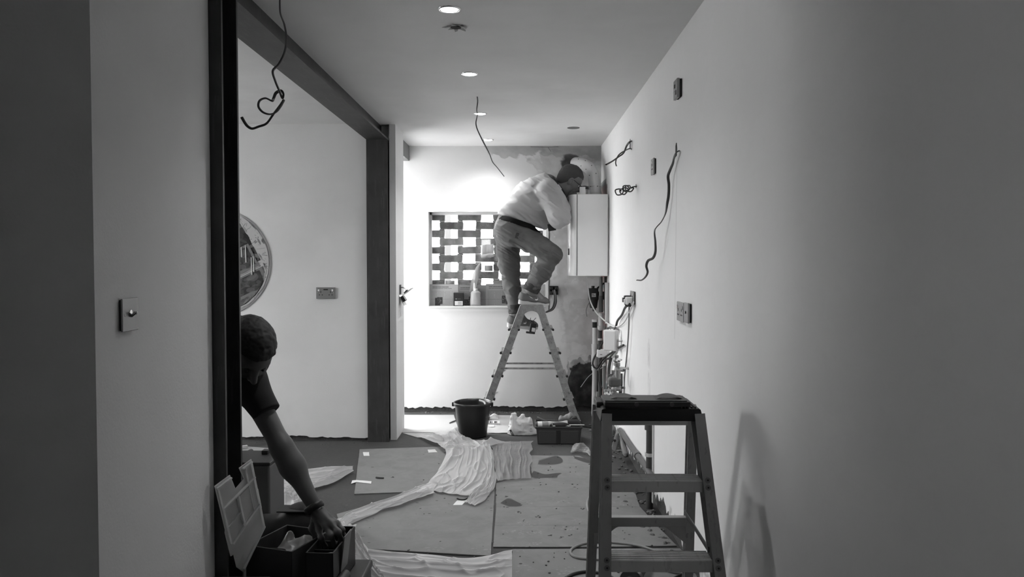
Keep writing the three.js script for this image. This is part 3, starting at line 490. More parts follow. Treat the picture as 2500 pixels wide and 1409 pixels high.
{
  let t = vpipe(1467, 676, 762, 6.93, 0.015, pipeGrey, 'grey pipe running down from the boiler beside the black pump');
  part('insulation', rod(P(1467, 762, 6.93), P(1467, 722, 6.93), 0.019, 16), mat(0.10, 0.7), t);
  t = vpipe(1478, 676, 770, 6.9, 0.0105, pipeDark, 'thin dark pipe between the boiler and the corner');
  t = vpipe(1482, 690, 790, 6.7, 0.017, mat(0.4, 0.45), 'pale pipe close to the right wall under the boiler');
  t = vpipe(1467, 765, 800, 6.93, 0.021, pvc, 'pale pipe sleeve joined to the black-topped waste pipe');
  part('elbow', shift(new THREE.SphereGeometry(0.026, 18, 14), ...P(1466, 800, 6.93).toArray()), pvc, t);
  t = vpipe(1465, 800, 868, 6.95, 0.019, pipeDark, 'dark pipe with a pale clip beside the small white box'); part('pipe_clip', rod(P(1465, 831, 6.95), P(1465, 826, 6.95), 0.022, 16), pvc, t);
  t = vpipe(1465, 868, 990, 6.9, 0.017, pipeDark, 'dark pipe reaching the floor right of the white waste pipe');
  t = vpipe(1475, 872, 962, 6.85, 0.012, mat(0.16, 0.4, { metalness: 0.5 }), 'shiny thin pipe under the small white box');
  part('pipe_joint', rod(P(1475, 893, 6.85), P(1475, 884, 6.85), 0.0155, 16), M.metal, t);
  const b = thing('service_pipe', 'bent dark pipe leaning among the valves in the corner', 'pipe', PC(1486, 960, 6.6)); part('pipe', tube(path([[1491, 876], [1487, 900], [1486, 930], [1484, 960]], 6.72, 6.78), 0.013, 30, 12), pipeDark, b);
  const c = thing('service_pipe', 'dark pipe at the wall edge right of the brass valves', 'pipe', PC(1515, 965, 5.8)); part('pipe', tube(path([[1516, 912], [1516, 940], [1514, 968]], 6.3, 6.35), 0.012, 20, 12), pipeDark, c);
  const d = thing('service_pipe', 'pale pipe leaning behind the big ladder above the floor', 'pipe', P(1495, 1075, 6.2)); part('pipe', tube(path([[1505, 960, 6.0], [1500, 1010, 6.1], [1490, 1080, 6.15]], 6.4), 0.012, 24, 12), mat(0.3, 0.5), d);
}
// valves and manifolds
{
  const brass = mat(0.24, 0.38, { metalness: 0.55 }), valve = (px, py, d, s, turn, label, cap) => {
    const p = PC(px, py, d, 0.07), t = thing('valve', label, 'valve', p, 'valves in the corner pipework', turn);
    mesh('valve_body', merged([new THREE.CylinderGeometry(0.014 * s, 0.014 * s, 0.07 * s, 14), new THREE.CylinderGeometry(0.012 * s, 0.012 * s, 0.05 * s, 12).rotateX(Math.PI / 2).translate(0, 0, 0.02 * s), new THREE.SphereGeometry(0.02 * s, 14, 10)]), brass, t);
    for (const y of [-0.03, 0.03]) mesh('nut', shift(new THREE.CylinderGeometry(0.02 * s, 0.02 * s, 0.018 * s, 6), 0, y * s, 0), brass, t);
    mesh('handle', shift(rbox(0.016 * s, 0.014 * s, 0.06 * s, 0.004), 0, 0.012 * s, 0.05 * s), mat(cap, 0.5), t);
  };
  [[1504, 880, 6.6, 0.9, 0.4, 'pale valve directly under the wide white box', 0.6], [1507, 902, 6.55, 1.1, 0.9, 'valve with a pale lever left of the thin grey cable', 0.5], [1497, 918, 6.6, 1.0, -0.5, 'valve half way down the cluster of corner pipes', 0.04], [1490, 942, 6.6, 1.0, 0.2, 'brass valve above the dark box end of the corner pipes', 0.5],
    [1500, 950, 6.55, 1.1, 1.2, 'lowest right valve above the big ladder top', 0.04], [1509, 935, 6.5, 0.9, -0.7, 'valve beside the dark pipe at the wall edge', 0.02], [1480, 962, 6.7, 0.9, 0.1, 'lowest left valve above the big ladder top', 0.4], [1494, 962, 6.62, 0.9, 0.8, 'valve just above the ladder cap between the two lowest ones', 0.5]].forEach((a) => valve(...a));
  const p = PC(1500, 932, 6.62, 0.11), t = thing('gas_meter', 'grey rounded metal body tucked among the valves', 'meter', p); mesh('body', rbox(0.085, 0.065, 0.08, 0.022, 4), mat(0.09, 0.5, { metalness: 0.3 }), t); mesh('union', shift(new THREE.CylinderGeometry(0.018, 0.018, 0.06, 12), 0.02, 0.05, 0.02), brass, t);
  const hb = thing('pipe_bracket', 'small pale bracket standing by the foot of the waste pipe', 'bracket', P(1460, 965, 6.95)); mesh('plate', shift(rbox(0.03, 0.08, 0.02, 0.004), 0, -0.01, 0), mat(0.4, 0.5), hb); mesh('bolt', shift(new THREE.CylinderGeometry(0.005, 0.005, 0.03, 8).rotateX(Math.PI / 2), 0, 0.01, 0.012), M.metal, hb);
}
// black circulation pump with a white label, cables to it
{
  const p = P(1450, 722, 7.05), t = thing('circulation_pump', 'black pump with a white label hanging under the boiler', 'pump', p), bm = mat(0.012, 0.5);
  mesh('control_head', shift(rbox(0.082, 0.105, 0.07, 0.006), -0.006, 0.012, 0), bm, t);
  mesh('pump_body', shift(new THREE.CylinderGeometry(0.042, 0.03, 0.075, 24), -0.004, -0.068, 0), bm, t);
  mesh('motor', shift(new THREE.CylinderGeometry(0.036, 0.036, 0.07, 24).rotateZ(Math.PI / 2), 0.062, 0.0, -0.01), bm, t);
  mesh('outlet', shift(new THREE.CylinderGeometry(0.016, 0.014, 0.03, 14), 0.002, -0.118, 0), bm, t);
  mesh('terminal', shift(new THREE.CylinderGeometry(0.014, 0.014, 0.02, 14), -0.008, 0.074, 0), bm, t);
  mesh('paper_label', shift(new THREE.PlaneGeometry(0.036, 0.032), -0.004, 0.006, 0.0358), mat(0.75, 0.6, { map: canvasTex(64, 56, (c) => { c.fillStyle = '#eee'; c.fillRect(0, 0, 64, 56); c.fillStyle = '#444'; c.fillRect(8, 12, 20, 8); c.fillRect(8, 26, 46, 4); c.fillRect(8, 36, 40, 4); }) }), t).userData.label = 'white label';
  part('spout', tube(path([[1458, 704], [1466, 698], [1474, 692]], 7.0), 0.008, 16, 8), bm, t);
}
cable('white_cable', 'white cable swooping from under the boiler to the white plug', [...path([[1432, 676, 6.95], [1435, 700, 6.93], [1441, 735, 6.9], [1455, 762, 6.85], [1475, 782, 6.75], [1495, 796, 6.4], [1512, 796, 6.0], [1527, 782, 5.5], [1541, 752, 5.2], [1547, 738, 5.15]], 6)], 0.0055, cableWhite);
cable('loose_wire', 'thin loose wire curling down from the black pump', path([[1441, 735, 7.05], [1434, 748, 7.06], [1431, 760, 7.06], [1433, 773, 7.05]], 7.05), 0.003, mat(0.15, 0.5));
cable('power_cable', 'black power cable looping from the black plug down to the corner pipes', path([[1538, 738, 5.2], [1534, 742, 5.22], [1526, 752, 5.4], [1518, 770, 5.7], [1507, 785, 6.0], [1503, 800, 6.2], [1490, 818, 6.45], [1473, 833, 6.6], [1462, 856, 6.7], [1450, 875, 6.75], [1447, 890, 6.75], [1455, 900, 6.75], [1470, 880, 6.7], [1492, 862, 6.6], [1507, 851, 6.4], [1522, 843, 6.2]], 6), 0.0085, mat(0.018, 0.5));
cable('cable_knot', 'short black cable knotted round the black plug end', path([[1527, 738, 5.22], [1533, 743, 5.2], [1540, 748, 5.2], [1537, 741, 5.18], [1531, 748, 5.2], [1525, 740, 5.22]], 5.2), 0.006, mat(0.02, 0.5));
cable('drop_cable', 'thin straight grey cable hanging from the socket to the floor pipes', path([[1536, 745, 5.28], [1535, 800, 5.35], [1531, 860, 5.5], [1525, 920, 5.7], [1523, 968, 5.8]], 5.5), 0.0048, mat(0.18, 0.5));
cable('thin_wire', 'thin pale wire running up to the right from the broken wall corner', path([[1418, 945, 7.3], [1435, 922, 7.2], [1455, 906, 7.0], [1474, 896, 6.8]], 7), 0.0032, mat(0.35, 0.5));
cable('black_lead', 'black lead tangled behind the small white box', path([[1470, 868, 6.68], [1480, 876, 6.66], [1492, 868, 6.62], [1502, 858, 6.6], [1490, 872, 6.63], [1476, 882, 6.68], [1464, 900, 6.72], [1462, 930, 6.75], [1470, 948, 6.75]], 6.7), 0.006, mat(0.02, 0.5));
{
  const a = P(1477, 812, 6.72), b = P(1508, 852, 6.72), t = thing('wiring_box', 'tall white wiring box on the corner wall under a coil of wire', 'box', PC(1492, 831, 6.72, 0.07), undefined, -0.55);
  mesh('housing', rbox(0.10, 0.15, 0.055, 0.006), mat(0.72, 0.4), t); mesh('lid', shift(rbox(0.088, 0.138, 0.006, 0.003), 0, 0, 0.029), mat(0.76, 0.35), t);
  const s = thing('valve_actuator', 'small white chamfered box with a dark mark on the corner pipes', 'actuator', P(1470, 863, 6.7));
  mesh('housing', (() => { const g = extrude([[-0.045, -0.025], [-0.03, -0.034], [0.035, -0.02], [0.042, 0.03], [0.02, 0.034], [-0.04, 0.03]], 0.06, 0.005); return shift(g, 0, 0, -0.03); })(), mat(0.7, 0.4), s); mesh('slot', shift(rbox(0.02, 0.004, 0.003, 0.001), -0.012, -0.006, 0.035), M.black, s);
  const pts = []; for (let k = 0; k < 60; k++) { const q = k * 0.5, r = 11 + 3 * Math.sin(k * 1.7); pts.push(PC(1492 + r * 1.05 * Math.cos(q), 808 + r * 0.75 * Math.sin(q), 6.4 + 0.02 * Math.sin(k), 0.02)); } pts.push(...path([[1494, 815, 6.4], [1503, 828, 6.5], [1510, 833, 6.4], [1519, 832, 6.3]], 6.5));
  single('wire_coil', tube(pts, 0.0035, 500, 5), mat(0.16, 0.5), 'loose coil of grey wire resting on the tall white wiring box', 'cable');
}
// two pipes in the chase low on the right wall, and the pipes lying along its foot
{
  const mk = (px, d, ya, r, v, label) => { const t = thing('riser_pipe', label, 'pipe', V(XR - 0.012, 0, -d)); const y = P(px, ya, d).y; part('pipe', rod(V(XR - 0.012, -0.0, -d), V(XR - 0.012, y, -d), r, 16), mat(v, 0.5, { metalness: 0.3 }), t); part('end_cap', rod(V(XR - 0.012, y - 0.03, -d), V(XR - 0.012, y + 0.004, -d), r * 1.45, 16), mat(v, 0.5), t); part('pipe_clip', rod(V(XR - 0.012, y * 0.62, -d), V(XR - 0.012, y * 0.62 + 0.018, -d), r * 1.35, 16), mat(0.5, 0.5), t); };
  mk(1590, 4.5, 1036, 0.02, 0.06, 'dark capped pipe standing against the right wall behind the big ladder');
  const t = thing('pipe_chase', 'narrow pale batten edging the pipe on the right wall', 'batten', V(XR - 0.004, 0, -4.43)); part('batten', box(XR - 0.008, XR, 0.05, 0.48, -4.445, -4.42), mat(0.6, 0.6), t);
  const lay = (pts, r, v, label, joint) => { const c = path(pts, 6), t = thing('loose_pipe', label, 'pipe', c[c.length - 1]); part('pipe', tube(c, r, 30, 14), mat(v, 0.5), t); if (joint) { const q = c[joint], n = c[joint + 1].clone().sub(q).normalize(); part('coupling', rod(q.clone().addScaledVector(n, -0.03), q.clone().addScaledVector(n, 0.03), r * 1.3, 16), mat(v * 1.2, 0.5), t); } };
  lay([[1514, 1050, 6.35], [1540, 1090, 5.75], [1556, 1112, 5.45], [1580, 1145, 5.05], [1600, 1180, 4.75]], 0.018, 0.09, 'long pale pipe lying along the foot of the right wall', 2);
  lay([[1519, 1055, 6.3], [1521, 1085, 6.05], [1528, 1112, 5.75]], 0.018, 0.15, 'short pale pipe propped in front of the pipe along the wall foot');
  const s = thing('steel_bracket', 'flat perforated metal strip leaning behind the left rail of the big ladder', 'bracket', P(1500, 1105, 5.85));
  part('strip', bar(P(1512, 1045, 6.1), P(1497, 1100, 5.85), 0.035, 0.004, V(0, 0, 1)), mat(0.32, 0.45, { metalness: 0.4 }), s); part('hole', rod(P(1501, 1076, 5.93), P(1501, 1076, 5.92), 0.01, 12), M.black, s);
}
// ---------------------------------------------------------------- figures: smooth surfaces meshed from joined capsules
const smin = (a, b, k) => { const h = Math.max(k - Math.abs(a - b), 0) / k; return Math.min(a, b) - h * h * k * 0.25; };
const smax = (a, b, k) => -smin(-a, -b, k);
function cap(x, y, z, c) {            // tapered capsule c = {a, b, r, s}
  const ax = x - c.a.x, ay = y - c.a.y, az = z - c.a.z, bx = c.b.x - c.a.x, by = c.b.y - c.a.y, bz = c.b.z - c.a.z;
  const h = clamp((ax * bx + ay * by + az * bz) / (bx * bx + by * by + bz * bz + 1e-12));
  return Math.hypot(ax - bx * h, ay - by * h, az - bz * h) - lerp(c.r, c.s, h);
}
const C = (a, b, r, s = r) => ({ a, b, r, s });
const ell = (x, y, z, cx, cy, cz, rx, ry, rz) => { const a = (x - cx) / rx, b = (y - cy) / ry, c = (z - cz) / rz, k = Math.hypot(a, b, c); return (k - 1) * Math.min(rx, ry, rz); };
function union(list, k) { return (x, y, z) => { let d = 1e3; for (const c of list) { const e = cap(x, y, z, c); d = d > 1 ? e : smin(d, e, k); } return d; }; }
function boundsOf(list, pad) { const lo = V(1e3, 1e3, 1e3), hi = V(-1e3, -1e3, -1e3); for (const c of list) for (const [p, r] of [[c.a, c.r], [c.b, c.s]]) { lo.min(p.clone().subScalar(r + pad)); hi.max(p.clone().addScalar(r + pad)); } return [lo, hi]; }
/** naive surface nets over f < 0 */
function sdfMesh(f, lo, hi, cell) {
  const n = [0, 1, 2].map((i) => Math.ceil((hi.getComponent(i) - lo.getComponent(i)) / cell) + 2), [nx, ny, nz] = n, F = new Float32Array(nx * ny * nz);
  const at = (i, j, k) => (k * ny + j) * nx + i;
  for (let k = 0; k < nz; k++) for (let j = 0; j < ny; j++) for (let i = 0; i < nx; i++) F[at(i, j, k)] = f(lo.x + i * cell, lo.y + j * cell, lo.z + k * cell);
  const id = new Int32Array(nx * ny * nz).fill(-1), pos = [], ix = [];
  for (let k = 0; k < nz - 1; k++) for (let j = 0; j < ny - 1; j++) for (let i = 0; i < nx - 1; i++) {
    let m = 0; const v = []; for (let q = 0; q < 8; q++) { const w = F[at(i + (q & 1), j + ((q >> 1) & 1), k + (q >> 2))]; v.push(w); if (w < 0) m |= 1 << q; }
    if (m === 0 || m === 255) continue;
    let sx = 0, sy = 0, sz = 0, c = 0;
    for (let q = 0; q < 8; q++) for (const b of [1, 2, 4]) { if (q & b) continue; const r = q | b; if ((v[q] < 0) === (v[r] < 0)) continue; const t = v[q] / (v[q] - v[r]); sx += (q & 1) + (b === 1 ? t : 0); sy += ((q >> 1) & 1) + (b === 2 ? t : 0); sz += (q >> 2) + (b === 4 ? t : 0); c++; }
    id[at(i, j, k)] = pos.length / 3; pos.push(lo.x + (i + sx / c) * cell, lo.y + (j + sy / c) * cell, lo.z + (k + sz / c) * cell);
  }
  const quad = (a, b, c, d, flip) => { if (a < 0 || b < 0 || c < 0 || d < 0) return; flip ? ix.push(a, c, b, a, d, c) : ix.push(a, b, c, a, c, d); };
  for (let k = 1; k < nz - 1; k++) for (let j = 1; j < ny - 1; j++) for (let i = 1; i < nx - 1; i++) {
    const s = F[at(i, j, k)] < 0;
    if (s !== F[at(i + 1, j, k)] < 0) quad(id[at(i, j - 1, k - 1)], id[at(i, j, k - 1)], id[at(i, j, k)], id[at(i, j - 1, k)], !s);
    if (s !== F[at(i, j + 1, k)] < 0) quad(id[at(i - 1, j, k - 1)], id[at(i, j, k - 1)], id[at(i, j, k)], id[at(i - 1, j, k)], s);
    if (s !== F[at(i, j, k + 1)] < 0) quad(id[at(i - 1, j - 1, k)], id[at(i, j - 1, k)], id[at(i, j, k)], id[at(i - 1, j, k)], !s);
  }
  const nor = new Float32Array(pos.length), uv = new Float32Array(pos.length / 3 * 2), e = cell * 0.6;
  for (let p = 0; p < pos.length; p += 3) {
    const x = pos[p], y = pos[p + 1], z = pos[p + 2], a = f(x + e, y, z) - f(x - e, y, z), b = f(x, y + e, z) - f(x, y - e, z), c = f(x, y, z + e) - f(x, y, z - e), l = Math.hypot(a, b, c) || 1;
    nor[p] = a / l; nor[p + 1] = b / l; nor[p + 2] = c / l; uv[p / 3 * 2] = x + 0.7 * z; uv[p / 3 * 2 + 1] = y;
  }
  const g = new THREE.BufferGeometry();
  g.setAttribute('position', new THREE.Float32BufferAttribute(pos, 3)); g.setAttribute('normal', new THREE.BufferAttribute(nor, 3)); g.setAttribute('uv', new THREE.BufferAttribute(uv, 2)); g.setIndex(ix);
  return g;
}
const meshOf = (list, k, cell, more) => { const u = union(list, k), [lo, hi] = boundsOf(list, 0.03); return sdfMesh(more ? (x, y, z) => more(u(x, y, z), x, y, z) : u, lo, hi, cell); };

// head in its own axes: x forward, y up, z to the side
function headField(x, y, z) {
  const az = Math.abs(z);
  let d = ell(x, y, z, -0.008, 0.038, 0, 0.1, 0.088, 0.077);
  d = smin(d, ell(x, y, z, 0.032, -0.03, 0, 0.062, 0.086, 0.06), 0.04);
  d = smin(d, cap(x, y, az, C(V(0.0, -0.075, 0.045), V(0.062, -0.1, 0.012), 0.02, 0.018)), 0.03);            // jaw and chin
  d = smin(d, cap(x, y, az, C(V(0.078, 0.022, 0.012), V(0.072, 0.022, 0.042), 0.011, 0.009)), 0.018);        // brow
  d = smin(d, cap(x, y, az, C(V(0.066, -0.028, 0.042), V(0.03, -0.02, 0.056), 0.012, 0.012)), 0.02);          // cheekbone
  d = smax(d, -ell(x, y, az, 0.098, 0.0, 0.033, 0.018, 0.014, 0.018), 0.012);                                 // eye socket
  d = smin(d, cap(x, y, z, C(V(0.09, 0.008, 0), V(0.113, -0.034, 0), 0.008, 0.0125)), 0.014);                 // nose
  d = smin(d, cap(x, y, az, C(V(0.1, -0.038, 0.008), V(0.1, -0.038, 0.0135), 0.0075, 0.006)), 0.008);
  d = smin(d, cap(x, y, az, C(V(0.093, -0.064, 0), V(0.084, -0.066, 0.019), 0.0065, 0.004)), 0.008);          // lips
  d = smin(d, cap(x, y, az, C(V(0.09, -0.074, 0), V(0.082, -0.073, 0.016), 0.007, 0.004)), 0.008);
  d = smax(d, -cap(x, y, az, C(V(0.102, -0.0695, 0), V(0.09, -0.069, 0.022), 0.0028, 0.002)), 0.004);
  const ear = Math.max(ell(x, y, az, -0.006, -0.008, 0.079, 0.022, 0.034, 0.013), -ell(x, y, az, -0.003, -0.006, 0.093, 0.012, 0.022, 0.012));
  d = smin(d, ear, 0.008);
  return d;
}
const neckField = (x, y, z) => smin(headField(x, y, z), cap(x, y, z, C(V(-0.02, -0.045, 0), V(-0.05, -0.17, 0), 0.056, 0.06)), 0.03);
/** hair = the skull grown a little, kept above a hairline */
function hairField(x, y, z, thick, line, tuft = 0) {
  let d = ell(x, y, z, -0.008, 0.038, 0, 0.1 + thick, 0.088 + thick, 0.077 + thick) + tuft * fbm(x * 60, y * 60, z * 60, 2);
  d = smin(d, ell(x, y, z, -0.045, -0.02, 0, 0.055 + thick, 0.07, 0.062 + thick * 0.6), 0.03);
  const front = 0.058 - (x > 0.03 ? 0 : (0.03 - x) * 1.45) + line + 0.006 * fbm(x * 40, z * 40, 3, 2);        // lower behind the ears
  return smax(d, front - y, 0.006);
}
const headFrame = (pos, f, up) => { f = f.clone().normalize(); const s = f.clone().cross(up).normalize(), u = s.clone().cross(f); return new THREE.Matrix4().makeBasis(f, u, s).setPosition(pos); };
function handCaps(w, d, n, curl, spread = 1, size = 1, flip = 1) {        // wrist, direction, palm side; four fingers and a thumb
  d = d.clone().normalize(); const s = d.clone().cross(n).normalize().multiplyScalar(flip); n = s.clone().cross(d).multiplyScalar(flip).normalize();
  const out = [], q = (a, b, c) => w.clone().addScaledVector(d, a * size).addScaledVector(s, b * size).addScaledVector(n, c * size);
  const len = [[0.034, 0.024, 0.018], [0.04, 0.027, 0.02], [0.037, 0.025, 0.019], [0.028, 0.019, 0.016]];
  [-0.03, -0.01, 0.011, 0.03].forEach((o, i) => {
    const k = q(0.088 - Math.abs(o) * 0.18, o, 0.002); out.push(C(q(0.008, o * 0.45, 0), k, 0.0165 * size, 0.0115 * size));
    let p = k, a = curl * 0.55; for (let j = 0; j < 3; j++) { const dir = d.clone().multiplyScalar(Math.cos(a)).addScaledVector(n, Math.sin(a)).addScaledVector(s, o * 3 * spread * (j ? 0 : 1)); const e = p.clone().addScaledVector(dir, len[i][j] * size * 1.05); out.push(C(p, e, (0.0098 - j * 0.001) * size, (0.0088 - j * 0.001) * size)); p = e; a += curl * (0.8 - j * 0.1); }
  });
  const t0 = q(0.02, -0.026, 0.006), t1 = q(0.05, -0.05, 0.022), t2 = q(0.075, -0.056, 0.034), t3 = q(0.092, -0.052, 0.046);
  out.push(C(t0, t1, 0.0155 * size, 0.0125 * size), C(t1, t2, 0.0118 * size, 0.0098 * size), C(t2, t3, 0.0096 * size, 0.0078 * size));
  return out;
}
const knit = dataTex(256, 256, tile((u, v) => 0.5 + 0.25 * Math.sin(u * 40 * Math.PI * 2) + 0.3 * fbm(u * 40, v * 40, 3, 2)), false, 0.12);
const twill = dataTex(256, 256, tile((u, v) => 0.5 + 0.3 * Math.sin((u + v) * 60 * Math.PI) + 0.3 * fbm(u * 30, v * 30, 3, 2)), false, 0.1);
const denimWear = dataTex(256, 256, tile((u, v) => 0.8 + 0.35 * fbm(u * 6, v * 6, 4, 5)), false, 0.5);
const skin = mat(0.17, 0.55), pupil = mat(0.02, 0.2);

function eyes(parent, frame, eyeWhite = mat(0.6, 0.2)) {
  for (const s of [-1, 1]) { const e = mesh('eye', new THREE.SphereGeometry(0.0118, 18, 14), eyeWhite, parent), c = V(0.079, -0.001, s * 0.032).applyMatrix4(frame).sub(parent.position); e.position.copy(c); const i = mesh('iris', new THREE.SphereGeometry(0.0062, 12, 10), pupil, e); i.position.copy(V(0.0085, -0.001, 0).applyMatrix4(frame.clone().setPosition(0, 0, 0))); }
}
function shoe(parent, heel, toe, side, upperMat, soleMat) {     // heel, toe: under the sole, in the world
  const f = toe.clone().sub(heel), L = f.length(); f.normalize(); const s = f.clone().cross(V(0, 1, 0)).normalize(), u = s.clone().cross(f), mtx = new THREE.Matrix4().makeBasis(f, u, s).setPosition(heel), k = L / 0.29;
  const up = [C(V(0.045, 0.058, 0), V(0.14, 0.056, 0.004), 0.042, 0.043), C(V(0.14, 0.056, 0.004), V(0.235, 0.04, 0.006), 0.043, 0.036), C(V(0.235, 0.04, 0.006), V(0.258, 0.036, 0.002), 0.036, 0.03), C(V(0.045, 0.06, 0), V(0.05, 0.1, 0), 0.041, 0.042)].map((c) => C(c.a.multiplyScalar(k), c.b.multiplyScalar(k), c.r * k, c.s * k));
  const bodyF = (d, x, y, z) => smax(smax(d, y - (0.098 + Math.max(0, 0.06 * k - x) * 0.25) * k, 0.008), (0.024 + 0.06 * Math.max(0, 0.1 - x)) * k - y, 0.004);
  const g = meshOf(up, 0.03, 0.006, bodyF); g.applyMatrix4(mtx); part('shoe', g, upperMat, parent);
  const out = new THREE.Shape(); out.moveTo(0, 0); [[0.005, 0.034], [0.06, 0.043], [0.13, 0.042], [0.2, 0.05], [0.25, 0.046], [0.285, 0.024], [0.29, 0.0], [0.28, -0.026], [0.24, -0.04], [0.18, -0.042], [0.12, -0.036], [0.05, -0.038], [0.005, -0.032], [0, 0]].reduce((a, b) => (out.quadraticCurveTo(a[0] * k, a[1] * k, (a[0] + b[0]) / 2 * k, (a[1] + b[1]) / 2 * k), b)); out.lineTo(0, 0);
  const sg = extrude(out, 0.03 * k, 0.004); sg.rotateX(-Math.PI / 2);
  const p = sg.attributes.position; for (let i = 0; i < p.count; i++) { const x = p.getX(i), y = p.getY(i); p.setY(i, y > 0.01 ? y + 0.05 * Math.max(0, 0.13 * k - x) * 1.4 - 0.004 : y + (x > 0.22 * k ? (x - 0.22 * k) * 0.16 : 0)); } sg.computeVertexNormals(); sg.applyMatrix4(mtx);
  const shoePart = parent.children[parent.children.length - 1];
  sub('sole', sg, soleMat, shoePart);
  if (side) {     // curved tick-shaped emblem on the flank
    const sh = new THREE.Shape(); sh.moveTo(0.0, 0.024); sh.quadraticCurveTo(0.05, -0.002, 0.078, -0.004); sh.quadraticCurveTo(0.094, -0.002, 0.083, 0.022); sh.quadraticCurveTo(0.1, -0.01, 0.08, -0.014); sh.quadraticCurveTo(0.055, -0.016, 0.0, 0.024);
    const eg = extrude(sh, 0.0025); eg.scale(1, 1, 1); const q = eg.attributes.position; for (let i = 0; i < q.count; i++) { const x = q.getX(i) + 0.085, y = q.getY(i) + 0.06; const w = 0.0435 - Math.max(0, x - 0.14) * 0.05 - Math.max(0, y - 0.056) * Math.max(0, y - 0.056) * 12; q.setXYZ(i, x * k, y * k, side * (w * k + q.getZ(i) + 0.0035) + 0.004); } eg.computeVertexNormals(); eg.applyMatrix4(mtx); sub('emblem', eg, mat(0.75, 0.4), shoePart);
  }
}

// ---------------------------------------------------------------- man on the ladder
{
  const t = thing('person', 'man in pale sweater and jeans bending over the boiler from the top of the ladder', 'person', P(1250, 790, 6.95));
  const hipR = P(1262, 566, 6.85), kneeR = P(1346, 622, 6.80), ankR = P(1297, 708, 6.86), hipL = P(1240, 572, 7.0), kneeL = P(1245, 668, 7.03), ankL = P(1262, 765, 7.03);
  const waist = P(1262, 532, 6.93), chest = P(1305, 492, 6.93), top = P(1334, 460, 6.93), shR = P(1344, 470, 6.75), elR = P(1366, 529, 6.68), wrR = P(1383, 497, 6.85), shL = P(1337, 462, 7.08), elL = P(1371, 498, 7.12), wrL = P(1394, 465, 7.03);
  const headAt = P(1391, 440, 6.89), frame = headFrame(headAt, V(0.80, -0.50, -0.22), V(0.5, 0.86, 0.05));
  const nape = V(-0.04, -0.14, 0).applyMatrix4(frame), bum = P(1244, 557, 6.93);
  // one continuous body; head and hands are meshed finer and merged into it
  const bodyCaps = [C(waist, chest, 0.14, 0.155), C(chest, top, 0.155, 0.12), C(top, nape, 0.09, 0.056), C(shL, shR, 0.075), C(shR, elR, 0.058, 0.044), C(elR, wrR, 0.044, 0.03), C(shL, elL, 0.058, 0.044), C(elL, wrL, 0.044, 0.03),
    C(P(1243, 557, 7.0), P(1247, 560, 6.86), 0.11), C(bum, waist, 0.12, 0.13), C(hipR, kneeR, 0.092, 0.06), C(kneeR, ankR, 0.06, 0.04), C(hipL, kneeL, 0.09, 0.06), C(kneeL, ankL, 0.06, 0.04), C(ankR, P(1330, 738, 6.87), 0.036, 0.03), C(ankL, P(1296, 800, 7.03), 0.036, 0.03)];
  const body = meshOf(bodyCaps, 0.05, 0.011);
  const head = sdfMesh(neckField, V(-0.125, -0.2, -0.11), V(0.14, 0.15, 0.11), 0.0038); head.applyMatrix4(frame);
  const hands = [meshOf(handCaps(wrR, V(0.25, 0.55, -0.25), V(1, 0, 0), 0.5), 0.012, 0.0035), meshOf(handCaps(wrL, V(0.7, 0.2, 0.1), V(0, -1, 0), 0.3), 0.012, 0.0035)];
  part('body', merged([body, head, ...hands]), skin, t);
  eyes(t, frame);
  { const g = sdfMesh((x, y, z) => hairField(x, y, z, 0.007, 0.0, 0.004), V(-0.13, -0.12, -0.1), V(0.12, 0.16, 0.1), 0.0042); g.applyMatrix4(frame); part('hair', g, mat(0.055, 0.8), t, 'short cropped hair'); }
  // trousers
  const beltN = V(0.31, 0.95, 0), beltP = P(1262, 540, 6.93), below = (x, y, z) => (x - beltP.x) * beltN.x + (y - beltP.y) * beltN.y;
  const jeans = [C(P(1243, 558, 7.0), P(1248, 561, 6.86), 0.128), C(P(1262, 545, 6.99), P(1266, 545, 6.87), 0.125), C(hipR, kneeR, 0.113, 0.082), C(kneeR, P(1322, 664, 6.83), 0.08, 0.078), C(P(1322, 664, 6.83), P(1297, 706, 6.86), 0.078, 0.06), C(hipL, P(1242, 640, 7.02), 0.112, 0.094), C(P(1242, 640, 7.02), P(1250, 700, 7.03), 0.09, 0.068), C(P(1250, 700, 7.03), P(1260, 758, 7.03), 0.068, 0.06)];
  const jeanMat = mat(0.13, 0.85, { map: denimWear, bumpMap: twill, bumpScale: 0.0006 });
  const cutAt = (p, q) => { const n = q.clone().sub(p).normalize(); return (x, y, z) => (x - q.x) * n.x + (y - q.y) * n.y + (z - q.z) * n.z; };
  const cR = cutAt(kneeR, P(1295, 711, 6.86)), cL = cutAt(kneeL, P(1261, 762, 7.03));
  const near = (p, x, y, z) => Math.hypot(x - p.x, y - p.y, z - p.z) < 0.16;
  const legG = meshOf(jeans, 0.035, 0.0075, (d, x, y, z) => {
    d += -0.003 + 0.014 * (Math.abs(noise3(x * 13 + y * 9, y * 20 - x * 8, z * 12)) - 0.25) + 0.011 * (Math.abs(noise3(x * 10 + 4, y * 44 + x * 26, z * 10)) - 0.25);
    d = smax(d, below(x, y, z) + 0.006, 0.012); if (near(ankR, x, y, z)) d = smax(d, cR(x, y, z), 0.006); if (near(ankL, x, y, z)) d = smax(d, cL(x, y, z), 0.006); return d;
  });
  part('jeans', legG, jeanMat, t, 'worn dark jeans');
  const jp = t.children[t.children.length - 1];
  const cuff = (a, b, r) => sub('cuff', (() => { const g = meshOf([C(a, b, r)], 0.01, 0.006, (d, x, y, z) => { const n = b.clone().sub(a).normalize(), q = (x - a.x) * n.x + (y - a.y) * n.y + (z - a.z) * n.z, L = a.distanceTo(b); d += 0.004 * noise3(x * 40, y * 60, z * 40); return smax(smax(d, q - L, 0.006), -q, 0.006); }); return g; })(), mat(0.035, 0.9), jp);
